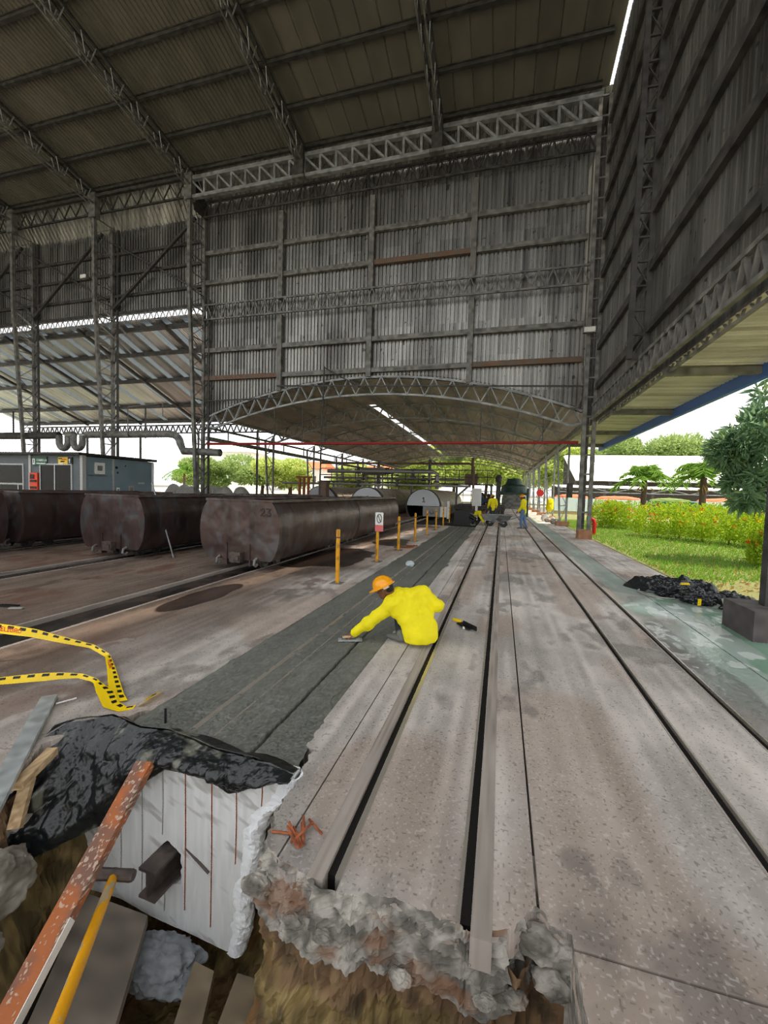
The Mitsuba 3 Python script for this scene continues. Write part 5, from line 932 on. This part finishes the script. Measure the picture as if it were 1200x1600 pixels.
# caution tape
def tape(key, pts, ws, text=None):
    p = resample(np.array(pts, float), 60); t = np.gradient(p, axis=0); t /= np.linalg.norm(t, axis=1, keepdims=True); tt = np.linspace(0, 1, len(ws)); w = np.stack([np.interp(np.linspace(0, 1, 60), tt, np.array(ws)[:, i]) for i in range(3)], 1)
    q = np.stack([p - w / 2, p + w / 2]); n = np.cross(t, w); n /= np.linalg.norm(n, axis=1, keepdims=True) + 1e-9; n *= np.sign(n[:, 2:] + 1e-6); part(key, 'ribbon', MB().slab(q, 0.0008), 'tape_yellow', 60)
    L = np.r_[0, np.cumsum(np.linalg.norm(np.diff(p, axis=0), axis=1))]
    def put(s_, h): i = np.clip(np.searchsorted(L, s_) - 1, 0, 58); fr = ((s_ - L[i]) / (L[i + 1] - L[i]))[:, None]; return p[i] * (1 - fr) + p[i + 1] * fr + (w[i] * (1 - fr) + w[i + 1] * fr) * h[:, None], n[i]
    s0 = 0.02
    while s0 < L[-1] - 0.06:
        a = np.linspace(s0, s0 + 0.045, 4); c0, n0 = put(a, 0 * a + 0.08); c1, _ = put(a, 0 * a + 0.4); m = MB().grid(np.stack([c0 + n0 * 0.002, c1 + n0 * 0.002])).grid(np.stack([c0 - n0 * 0.002, c1 - n0 * 0.002]))
        part(key, 'black_mark', m, 'black'); s0 += 0.09
    if text:
        tm = meshkit.text_mesh(text, 0.45, 0.001, True); x = tm.vertices; c, nn = put(text and 0.12 + x[:, 0] * 0.07, x[:, 1] - 0.22); part(key, 'lettering', ((c + nn * 0.003), tm.faces), 'tape_red')
k = thing('caution_tape', 'loose yellow caution tape with black marks trailing over the floor at the left', 'tape')
tape(k, [(-4.381, 2.574, 0.36), (-4.256, 2.643, 0.33), (-4.053, 2.779, 0.27), (-3.875, 2.864, 0.21), (-3.769, 2.944, 0.16), (-3.658, 3.023, 0.11), (-3.449, 3.001, 0.06)], [(0, 0.0, 0.085), (0, 0.02, 0.08), (0.0, 0.03, 0.065), (0.01, 0.04, 0.04), (0.02, 0.03, 0.025), (0.02, 0.03, 0.02)], 'PELIGRO')
tape(k, [(-3.449, 3.001, 0.06), (-3.194, 2.816, 0.045), (-2.983, 2.652, 0.03), (-2.793, 2.511, 0.02), (-2.7, 2.455, 0.012)], [(0.03, 0.03, 0.0), (0.06, 0.03, 0.01), (0.085, 0.04, 0.01), (0.085, 0.05, 0.01)], 'PELIGRO')
tape(k, [(-3.734, 2.187, 0.12), (-3.627, 2.247, 0.12), (-3.455, 2.365, 0.12), (-3.342, 2.488, 0.1), (-3.256, 2.588, 0.07), (-3.127, 2.605, 0.045), (-2.879, 2.493, 0.03), (-2.72, 2.391, 0.02), (-2.593, 2.373, 0.012), (-2.543, 2.431, 0.006)], [(0, 0.0, 0.05), (0, 0.02, 0.055), (0.0, 0.03, 0.055), (0.01, 0.03, 0.03), (0.03, 0.03, 0.01), (0.10, 0.07, 0), (0.03, 0.10, 0), (0, 0.03, 0.02)])
tape(k, [(-2.518, 2.447, 0.012), (-2.522, 2.509, 0.03), (-2.526, 2.68, 0.02)], [(0.03, 0, 0.03), (0.05, 0, 0.05), (0.03, 0, 0.02)])
m = trimesh.creation.icosphere(3, 1.0); m.vertices = m.vertices * [0.09, 0.13, 0.06] * (1 + 0.9 * nz(m.vertices, 2.5, 91))[:, None] + [-1.88, 9.05, 0.07]; solo('plastic_bag', MB().tm(m), 'bag_clear', 'small clear plastic bag on the wet concrete behind the crouching man', 'bag', smooth=30)
k = thing('litter', 'small grey scraps on the oily floor between the left tracks', 'litter'); part(k, 'scrap', MB().box((-5.95, 3.88, 0.015), (0.16, 0.05, 0.02), 0.4), 'tarp_grey'); part(k, 'scrap', MB().box((-6.15, 3.92, 0.015), (0.25, 0.07, 0.02), 0.2), 'black')
k = thing('chain', 'rusty chain lying on the floor at the foot of the third yellow post', 'chain'); cp = np.array([(-2.95, 11.9), (-2.8, 12.1), (-2.6, 12.0), (-2.45, 12.2), (-2.5, 12.45), (-2.7, 12.4), (-2.4, 12.6)]); cp = resample(np.c_[cp, 0 * cp[:, 0] + 0.02], 34)
for i in range(33): part(k, 'link', MB().beam(cp[i], cp[i + 1], 0.05 if i % 2 else 0.02, 0.02 if i % 2 else 0.05), 'rust')
# crumpled black tarpaulin
nu, nv = 120, 60; U_, V_ = np.meshgrid(np.linspace(0, 1, nu), np.linspace(0, 1, nv), indexing='ij')
cx, cy = 2.55 + 1.45 * U_, 9.1 - 1.5 * U_; wdt = 0.62 + 0.25 * np.sin(U_ * 5 + 0.5)
Pt = np.stack([cx + (V_ - 0.5) * wdt * 0.75, cy + (V_ - 0.5) * wdt * 0.9, 0 * U_], -1); edg = (np.sin(np.pi * V_) ** 0.6) * (np.sin(np.pi * np.clip(U_, 0.01, 0.99)) ** 0.4)
Pt[..., 2] = 0.006 + edg * (0.16 + 0.36 * np.abs(nz(Pt, 2.6, 92)) * 2 + 0.12 * nz(Pt, 7, 93) + 0.04 * nz(Pt, 18, 94)); Pt[..., :2] += 0.14 * np.stack([nz(Pt, 4, 95), nz(Pt, 4, 96)], -1)
k = thing('tarpaulin', 'crumpled black tarpaulin heap beside the lawn edge at the right', 'tarpaulin')
part(k, 'sheet', MB().slab(Pt, 0.004), 'tarp', 50)
for i, (x, y, r, s_) in enumerate(((2.86, 8.15, 0.22, 1), (3.1, 7.75, 0.2, 4), (3.55, 7.5, 0.2, 6))):
    m = trimesh.creation.icosphere(4, 1.0); m.vertices = m.vertices * [r * 1.2, r, r * 0.75] * (1 + 0.8 * np.abs(nz(m.vertices, 2.2, s_)) * 2 + 0.4 * nz(m.vertices, 6, s_))[:, None] * 0.8 + [x, y, 0.1]; part(k, 'bundle', MB().tm(m), 'tarp', True)
part(k, 'yellow_patch', MB().box((3.02, 7.5, 0.08), (0.05, 0.02, 0.1), 0.5).box((2.98, 7.95, 0.27), (0.14, 0.03, 0.03), 0.3), 'tape_yellow', label='yellow scraps'); part(k, 'grey_flap', MB().slab(np.array([[(3.3 + 0.35 * a, 7.38 - 0.1 * a, 0.03 + 0.02 * b), (3.3 + 0.35 * a, 7.5 - 0.1 * a, 0.16 + 0.05 * math.sin(3 * a))] for a, b in ((0, 0), (0.33, 1), (0.66, 0), (1, 1))]), 0.004), 'tarp_grey', label='pale grey flap')
part(k, 'hoop', MB().tube([(2.55 + 0.3 * math.cos(t) + 0.15, 8.25 + 0.35 * math.sin(t), 0.015) for t in np.linspace(2.2, 5.2, 14)], 0.015, 6), 'tarp_grey')
for i, (x, y) in enumerate(((3.85, 7.05), (3.95, 7.3), (3.75, 7.2), (4.05, 7.1), (3.6, 7.0))):
    m = trimesh.creation.icosphere(2, 1.0); m.vertices = m.vertices * [0.15, 0.13, 0.09] * (1 + 0.7 * nz(m.vertices, 2, i + 3))[:, None] + [x, y, 0.05]; solo('stone', MB().tm(m), 'rock', 'pale stone in the small heap between the tarpaulin and the right column', 'stone', 'pale stones by the right column', smooth=True)

# ------------------------------------------------------------------ outdoors
solo('lawn', MB().extrude(sbox(3.5, -6, 60, 48), 0.05, frame((0, 0, -0.09), (1, 0, 0), (0, 1, 0))), 'lawn_soil', 'lawn soil with grass and dry leaves right of the concrete floor', kind='structure')
solo('ground', MB().extrude(sbox(-260, -60, 260, 320).difference(sbox(-34, -4, 60, 66)), 0.05, frame((0, 0, -0.15), (1, 0, 0), (0, 1, 0))), 'ground', 'open ground around the shed', kind='structure')
def blades(P, h, w, rg, lean=0.5):
    n = len(P); a = rg.uniform(0, 2 * np.pi, n); d = np.stack([np.cos(a), np.sin(a), 0 * a], 1); hh = (h * rg.uniform(0.5, 1.2, n))[:, None]; tip = P + np.stack([rg.normal(0, lean, n), rg.normal(0, lean, n), np.ones(n)], 1) * hh
    return np.stack([P - d * w, P + d * w, tip], 1).reshape(-1, 3), np.arange(3 * n).reshape(-1, 3)
rg = np.random.default_rng(3)
for nm, cnt in (('grass_a', 42000), ('grass_b', 9000)):
    q = np.stack([rg.uniform(3.7, 15, cnt), 8.5 + 24 * rg.uniform(0, 1, cnt) ** 1.3, np.full(cnt, -0.04)], 1)
    keep = (nz(q, 0.9, 5) + 0.30 * np.clip((q[:, 1] + 0.4 * q[:, 0] - 11.5) / 2.0, -1, 1)) > (-0.10 if nm == 'grass_a' else 0.0); q = q[keep]
    if nm == 'grass_a': k = thing('grass', 'bright green grass of the lawn in front of the flowering hedge', 'grass', kind='stuff')
    part(k, 'blades', blades(q, 0.13, 0.012, rg), nm, kind='stuff')
def leaves(C, N, L, W, rg, jit=0.5):
    """folded lozenge leaves at C pointing along N"""
    n = len(C); N = N + rg.normal(0, jit, (n, 3)); N /= np.linalg.norm(N, axis=1, keepdims=True); s = np.cross(N, rg.normal(0, 1, (n, 3))); s /= np.linalg.norm(s, axis=1, keepdims=True); u = np.cross(s, N)
    l = (L * rg.uniform(0.7, 1.25, n))[:, None]; w = (W * rg.uniform(0.8, 1.2, n))[:, None]
    v = np.stack([C, C + N * l * 0.5 + s * w / 2 + u * w * 0.15, C + N * l - u * l * 0.12, C + N * l * 0.5 - s * w / 2 + u * w * 0.15], 1).reshape(-1, 3); i = np.arange(n)[:, None] * 4
    return v, np.vstack([i + [0, 1, 2], i + [0, 2, 3]])
q = np.stack([rg.uniform(3.6, 8, 1500), rg.uniform(7.2, 12.5, 1500), np.full(1500, -0.03)], 1); q = q[nz(q, 1.1, 8) > 0.0]
solo('leaf_litter', leaves(q, np.tile([1.0, 0.2, 0.15], (len(q), 1)), 0.09, 0.04, rg, 0.8), 'leaf_dry', 'dry fallen leaves on bare soil between the lawn and the tarpaulin', 'leaves', kind='stuff')
def shell(cs, rs, n, rg, low=-0.6):
    out, nn = [], []
    for c, r in zip(cs, rs):
        d = rg.normal(0, 1, (n, 3)); d /= np.linalg.norm(d, axis=1, keepdims=True); d = d[d[:, 2] > low]; rad = 1 - 0.35 * rg.uniform(0, 1, len(d))[:, None] ** 2
        out.append(np.array(c) + d * np.array(r) * rad * (1 + 0.5 * nz(d * 1.0 + np.array(c), 2.2, 4))[:, None]); nn.append(d)
    return np.vstack(out), np.vstack(nn)
def hedge(label, line, w, h, n):
    k = thing('hedge', label, 'hedge'); line = resample(np.array([(x, y, 0) for x, y in line], float), n); cs = [(p[0], p[1], h * 0.40) for p in line]; rs = [(w * rg.uniform(0.85, 1.1), w * rg.uniform(0.85, 1.1), h * rg.uniform(0.56, 0.64)) for _ in line]
    P, N = shell(cs, rs, 1500, rg); up = N[:, 2] > -0.05
    part(k, 'foliage', leaves(P, N * 0.6 + [0, 0, 0.7], 0.13, 0.06, rg), 'leaf_hedge', kind='stuff')
    P2, N2 = shell(cs, [np.array(r) * 0.86 for r in rs], 500, rg); part(k, 'inner_foliage', leaves(P2, N2 + [0, 0, 0.3], 0.13, 0.07, rg), 'leaf_hedge', kind='stuff')
    P3, N3 = shell(cs, [np.array(r) * 1.03 for r in rs], 60, rg, 0.05)
    for nm, sel in (('petal_red', slice(0, None, 2)), ('petal_yellow', slice(1, None, 2))):
        c = np.repeat(P3[sel], 6, 0) + rg.normal(0, 0.03, (len(P3[sel]) * 6, 3)); part(k, 'flowers', leaves(c, np.repeat(N3[sel], 6, 0) * 0.5 + [0, 0, 0.5], 0.065, 0.06, rg, 0.8), nm, kind='stuff')
    m = MB()
    for p in line: m.tube([(p[0], p[1], -0.05), (p[0] + 0.05, p[1], h * 0.4)], 0.03, 5)
    part(k, 'stems', m, 'bark', kind='stuff')
hedge('long flowering hedge with red and yellow blossoms on the lawn', [(6.7, 21.0), (7.7, 19.9), (8.8, 18.7), (10.0, 17.6), (11.2, 16.8)], 1.05, 1.5, 8)
hedge('small round flowering bush beside the ladder-like column, left of the long hedge', [(5.55, 26.0), (6.6, 25.6)], 0.85, 1.45, 3)
hedge('dark bush behind the right hand column at the picture edge', [(6.9, 13.0), (7.6, 12.6)], 0.6, 0.95, 3)
def palm(x, y, h, label, nf, L, seed, lean=0.0):
    rg2 = np.random.default_rng(seed); k = thing('palm', label, 'palm tree')
    part(k, 'trunk', MB().tube([(x, y, -0.05), (x + lean * 0.4, y, h * 0.5), (x + lean, y, h)], [0.2, 0.15, 0.13], 10), 'bark', True); top_ = V(x + lean, y, h)
    for i in range(nf):
        a = 2 * np.pi * i / nf + rg2.uniform(-0.3, 0.3); el = rg2.uniform(0.3, 1.4); l = L * rg2.uniform(0.8, 1.15); d = V(math.cos(a), math.sin(a), 0); t = np.linspace(0, 1, 18)[:, None]
        R_ = top_ + d * l * t * math.cos(el) + V(0, 0, 1) * (l * t * math.sin(el) - l * 0.6 * t ** 2.4); m = MB().tube(R_, np.linspace(0.022, 0.006, 18), 4)
        tang = np.gradient(R_, axis=0); tang /= np.linalg.norm(tang, axis=1, keepdims=True); sd = np.cross(tang, [0, 0, 1]); sd /= np.linalg.norm(sd, axis=1, keepdims=True) + 1e-9
        C = np.repeat(R_[2:], 4, 0) + rg2.normal(0, 0.03, (64, 3)); sg = np.tile([1, -1, 1, -1], 16)[:, None]; D = np.repeat(sd[2:], 4, 0) * sg + np.repeat(tang[2:], 4, 0) * 0.55 + [0, 0, -0.35]
        vv, ff = leaves(C, D, 0.55, 0.06, rg2, 0.12); m.add(vv, ff); part(k, 'frond', m, 'leaf_palm')
    part(k, 'dead_fronds', leaves(top_ - [0, 0, 0.25] + rg2.normal(0, 0.08, (16, 3)), np.tile([0, 0, -1.0], (16, 1)), 0.6, 0.06, rg2, 0.35), 'leaf_dry', kind='stuff')
palm(8.1, 28.0, 2.75, 'young palm with dead fronds behind the small round bush', 16, 1.9, 5); palm(9.5, 24.0, 2.75, 'darker palm half hidden by the large leafy tree', 16, 2.0, 8)
k = thing('leafy_tree', 'large dark leafy tree hanging into the picture at the right edge', 'tree'); rg3 = np.random.default_rng(12)
cl = [((7.1, 13, 4.1), (1.0, 1.0, 0.9)), ((6.15, 13, 3.35), (0.6, 0.6, 0.6)), ((6.6, 13, 2.6), (0.8, 0.8, 0.7)), ((5.75, 13.1, 2.95), (0.4, 0.5, 0.4)), ((6.1, 13, 2.0), (0.42, 0.5, 0.45)), ((7.4, 13, 5.4), (1.0, 1.0, 1.0)), ((8.2, 13.4, 3.4), (1.3, 1.2, 1.4)), ((7.2, 13.2, 1.9), (0.6, 0.6, 0.5))]
C, N = shell([c for c, _ in cl], [r for _, r in cl], 58, rg3, -1)
for nm, sel in (('leaf_tree', slice(0, None)), ('leaf_tree_light', slice(0, None, 5))):
    c = np.repeat(C[sel], 9, 0) + rg3.normal(0, 0.03, (len(C[sel]) * 9, 3)) + (0 if nm == 'leaf_tree' else 0.08); part(k, 'foliage', leaves(c, np.repeat(N[sel], 9, 0) * 0.5 + [0, 0, -0.25], 0.34, 0.085, rg3, 0.6), nm, kind='stuff')
part(k, 'trunk', MB().tube([(8.6, 13.4, -0.05), (8.4, 13.4, 1.5), (7.9, 13.2, 3.6)], [0.22, 0.18, 0.12], 10), 'bark', True)
for e_ in ((6.2, 13, 3.3), (7.4, 13, 5.2), (8.4, 13.5, 3.6), (6.4, 13.0, 2.3)): part(k, 'branch', MB().tube([(8.4, 13.4, 1.9), (7.8, 13.2, 2.6), e_], [0.09, 0.06, 0.03], 6), 'bark', True)
k = thing('hydrant', 'red standpipe behind the ladder-like column', 'hydrant'); part(k, 'pipe', MB().tube([(4.05, 20.5, -0.05), (4.05, 20.5, 0.5), (4.02, 20.5, 0.64), (3.9, 20.5, 0.70), (3.75, 20.5, 0.70)], 0.08, 10), 'hydrant_red', True); part(k, 'flange', MB().lathe([(0.13, 0), (0.13, 0.05)], (4.05, 20.5, 0.42), n=12), 'hydrant_red')
solo('white_pail', MB().lathe([(0.001, 0), (0.2, 0), (0.24, 0.45), (0.22, 0.45), (0.18, 0.03)], (2.85, 29.2, 0), n=16), 'white', 'white pail at the foot of the slim columns on the right', 'pail', smooth=40)
solo('red_disc', MB().lathe([(0.001, 0), (0.3, 0), (0.3, 0.05), (0.001, 0.05)], (3.2, 38.2, 1.9), 'y', 20), 'red', 'red round sign among the slim columns on the right', 'sign')
solo('safety_jacket', blob([[((3.35, 31.5, 1.3), 0.22), ((3.3, 31.5, 0.8), 0.26)]], 0.05, 3, fold=0.05, seed=2), 'shirt', 'yellow jacket hung on the slim columns on the right', 'jacket', smooth=True)
m = MB().ab((3.55, 25.2, 1.6), (3.8, 25.5, 2.4)); solo('switch_box', m.ab((3.57, 25.17, 1.65), (3.78, 25.2, 2.35)), 'steel_black', 'dark electric box on the nearest slim column at the right', 'box')
for i in range(7):
    m = trimesh.creation.icosphere(2, 0.22); m.vertices = m.vertices * [1, 1, 0.7] * (1 + 0.8 * nz(m.vertices, 8, i))[:, None] + [3.1 + 0.25 * math.sin(i * 2), 26.8 + i * 0.75, 0.13]; solo('scrap_lump', MB().tm(m), 'steel_dark' if i % 2 else 'rock', 'lump of scrap lying among the feet of the slim columns on the right', 'scrap', 'scrap by the slim columns')
# far buildings
k = thing('far_building', 'long white roofed building beyond the hedge', 'building')
part(k, 'roof', MB().add([(9, 58, 3.9), (90, 58, 3.9), (90, 70, 8.0), (9, 70, 8.0), (9, 58, 3.7), (90, 58, 3.7), (90, 70, 7.8), (9, 70, 7.8)], [[0, 1, 2, 3], [7, 6, 5, 4], [0, 4, 5, 1], [3, 2, 6, 7], [0, 3, 7, 4], [1, 5, 6, 2]]), 'roof_white', label='white sheet roof')
for x in range(9, 90, 4): part(k, 'post', MB().ab((x, 58.3, 0), (x + 0.25, 58.6, 3.8)), 'shed_dark')
part(k, 'back_wall', MB().ab((9, 69, 0), (90, 69.3, 7.5)), 'shed_dark')
k = thing('far_shed', 'low open shed with pale trusses in front of the white roofed building', 'building')
part(k, 'roof', MB().add([(6, 50, 2.75), (80, 50, 2.75), (80, 56, 3.1), (6, 56, 3.1), (6, 50, 2.65), (80, 50, 2.65), (80, 56, 3.0), (6, 56, 3.0)], [[0, 1, 2, 3], [7, 6, 5, 4], [0, 4, 5, 1], [3, 2, 6, 7], [0, 3, 7, 4], [1, 5, 6, 2]]), 'roof_white')
for i in range(40): part(k, 'truss_bar', beam1((6 + i * 1.8, 49.9, 2.2 if i % 2 else 2.65), (7.8 + i * 1.8, 49.9, 2.65 if i % 2 else 2.2), 0.08), 'steel_light')
part(k, 'bottom_bar', beam1((6, 49.9, 2.2), (80, 49.9, 2.2), 0.1), 'steel_light')
for i in range(16): part(k, 'post', MB().ab((6 + i * 4.6, 50, 0), (6.25 + i * 4.6, 50.2, 2.6)), 'shed_dark')
part(k, 'back_wall', MB().ab((6, 55.5, 0), (80, 55.7, 2.9)), 'shed_dark')
for i, (x0, x1, zt, b, l) in enumerate(((5.0, 8.4, 1.55, 'wall_far', 'pale blue container seen between the right hand columns'), (8.7, 13.0, 1.5, 'wall_far', 'pale blue container left of the first palm'), (13.4, 17.0, 1.45, 'green_sign', 'green topped dark container behind the first palm'), (17.3, 21.8, 1.55, 'wall_far', 'pale container between the two palms'), (22.1, 27.5, 1.6, 'wall_far', 'pale container right of the darker palm'), (27.8, 36, 1.7, 'wall_tan', 'tan container at the right behind the hedge'))):
    k = thing('container', l, 'container'); y = 44.0; part(k, 'box', MB().ab((x0, y, 0.25), (x1, y + 2, zt)), b); part(k, 'skid', MB().ab((x0, y + 0.1, -0.1), (x1, y + 1.9, 0.25)), 'wall_tan')
    for t in np.linspace(x0, x1, 4): part(k, 'rib', MB().ab((t - 0.05, y - 0.06, 0.25), (t + 0.05, y, zt)), 'frame_alu')
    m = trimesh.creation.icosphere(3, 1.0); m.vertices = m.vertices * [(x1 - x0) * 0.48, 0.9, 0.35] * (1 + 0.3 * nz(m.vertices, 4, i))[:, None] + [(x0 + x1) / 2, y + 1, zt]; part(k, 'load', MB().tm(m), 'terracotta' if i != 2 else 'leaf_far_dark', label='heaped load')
def tree(x, y, h, r, label, seed, dark=False, n=1500, cat='tree', leafL=0.5):
    rg4 = np.random.default_rng(seed); k = thing('far_tree', label, cat, None)
    part(k, 'trunk', MB().tube([(x, y, -0.1), (x + 0.2, y, h * 0.3), (x, y, h * 0.7)], [0.3, 0.25, 0.1], 8), 'bark', True)
    cs = [(x + rg4.normal(0, r * 0.45), y + rg4.normal(0, r * 0.45), h * rg4.uniform(0.45, 0.88)) for _ in range(9)]; rs = [(r * rg4.uniform(0.4, 0.7), r * rg4.uniform(0.4, 0.7), h * rg4.uniform(0.14, 0.24)) for _ in range(9)]
    P, N = shell(cs, rs, n // 2, rg4, -0.9); part(k, 'foliage', leaves(P, N + [0, 0, 0.2], leafL, leafL * 0.55, rg4, 0.6), 'leaf_far_dark' if dark else 'leaf_far_hazed', kind='stuff')
    P, N = shell(cs, [np.array(q) * 0.8 for q in rs], n // 5, rg4, -0.9); part(k, 'inner_foliage', leaves(P, N, leafL * 1.2, leafL * 0.8, rg4, 0.6), 'leaf_far_dark' if dark else 'leaf_far_hazed', kind='stuff')
for i, (x, y, h, r) in enumerate(((-9, 82, 11, 6), (-3, 84, 13, 7), (3.5, 82, 12, 6), (-16, 86, 11, 6.5), (10, 88, 12, 6))): tree(x, y, h, r, f'bright green tree beyond the far end of the arched roof, {ORD[i]} of its row as built around the green machine' if False else ['bright tree left of the hoist at the far end of the arched roof', 'tall bright tree straight behind the dock at the far end of the arched roof', 'bright tree behind the green machine at the far end', 'bright tree behind the vessel numbered 1 at the far end', 'bright tree behind the row of slim columns at the far end'][i], 20 + i, False, 2600, leafL=0.6)
for i, (x, y, h, r, l) in enumerate(((-28, 52, 5.2, 4, 'green tree beyond the wagons, left of the orange brown pipe frame'), (-36, 58, 6.2, 4.5, 'green tree beyond the left column of the big wall'), (-21, 58, 4.8, 4, 'green tree behind the orange brown pipe frame'), (-44, 56, 5.5, 3.5, 'green tree right of the grey office'), (-14, 66, 4.6, 4, 'low green tree behind the vessel numbered 3'))): tree(x, y, h, r, l, 40 + i, i % 2 == 1, 1400)
for i, (x, y, h, r) in enumerate(((20, 96, 13, 5), (26, 97, 13.5, 6), (33, 96, 13.6, 6), (41, 97, 13, 6), (50, 96, 13.5, 6), (60, 97, 14, 7))): tree(x, y, h, r, f'tree of the pale treeline above the white roof, {ORD[i]} from the left', 60 + i, True, 1200, leafL=0.7)
palm(-40, 46, 3.2, 'palm right of the office, seen past the heap of sacks', 14, 2.6, 15)
for x0, x1, y, h, l in ((-58, -44, 66, 8, 'pale building far behind the grey office'), (-40, -32, 72, 5.5, 'pale house behind the trees at the left'), (-30, -20, 74, 5, 'pale low building behind the trees in the middle')):
    k = thing('far_house', l, 'building'); part(k, 'wall', MB().ab((x0, y, 0), (x1, y + 6, h)), 'roof_white'); part(k, 'roof', MB().add([(x0 - 0.5, y - 0.5, h), (x1 + 0.5, y - 0.5, h), (x1 + 0.5, y + 6.5, h), (x0 - 0.5, y + 6.5, h), (x0, y + 3, h + 1.5), (x1, y + 3, h + 1.5)], [[0, 1, 5, 4], [2, 3, 4, 5], [0, 3, 2, 1], [0, 4, 4, 3], [1, 2, 5, 5]]), 'terracotta' if h < 6 else 'roof_white')
    for t in np.linspace(x0 + 1.5, x1 - 2.5, 3): part(k, 'window', MB().ab((t, y - 0.03, h * 0.5), (t + 1.2, y, h * 0.75)), 'shed_dark')
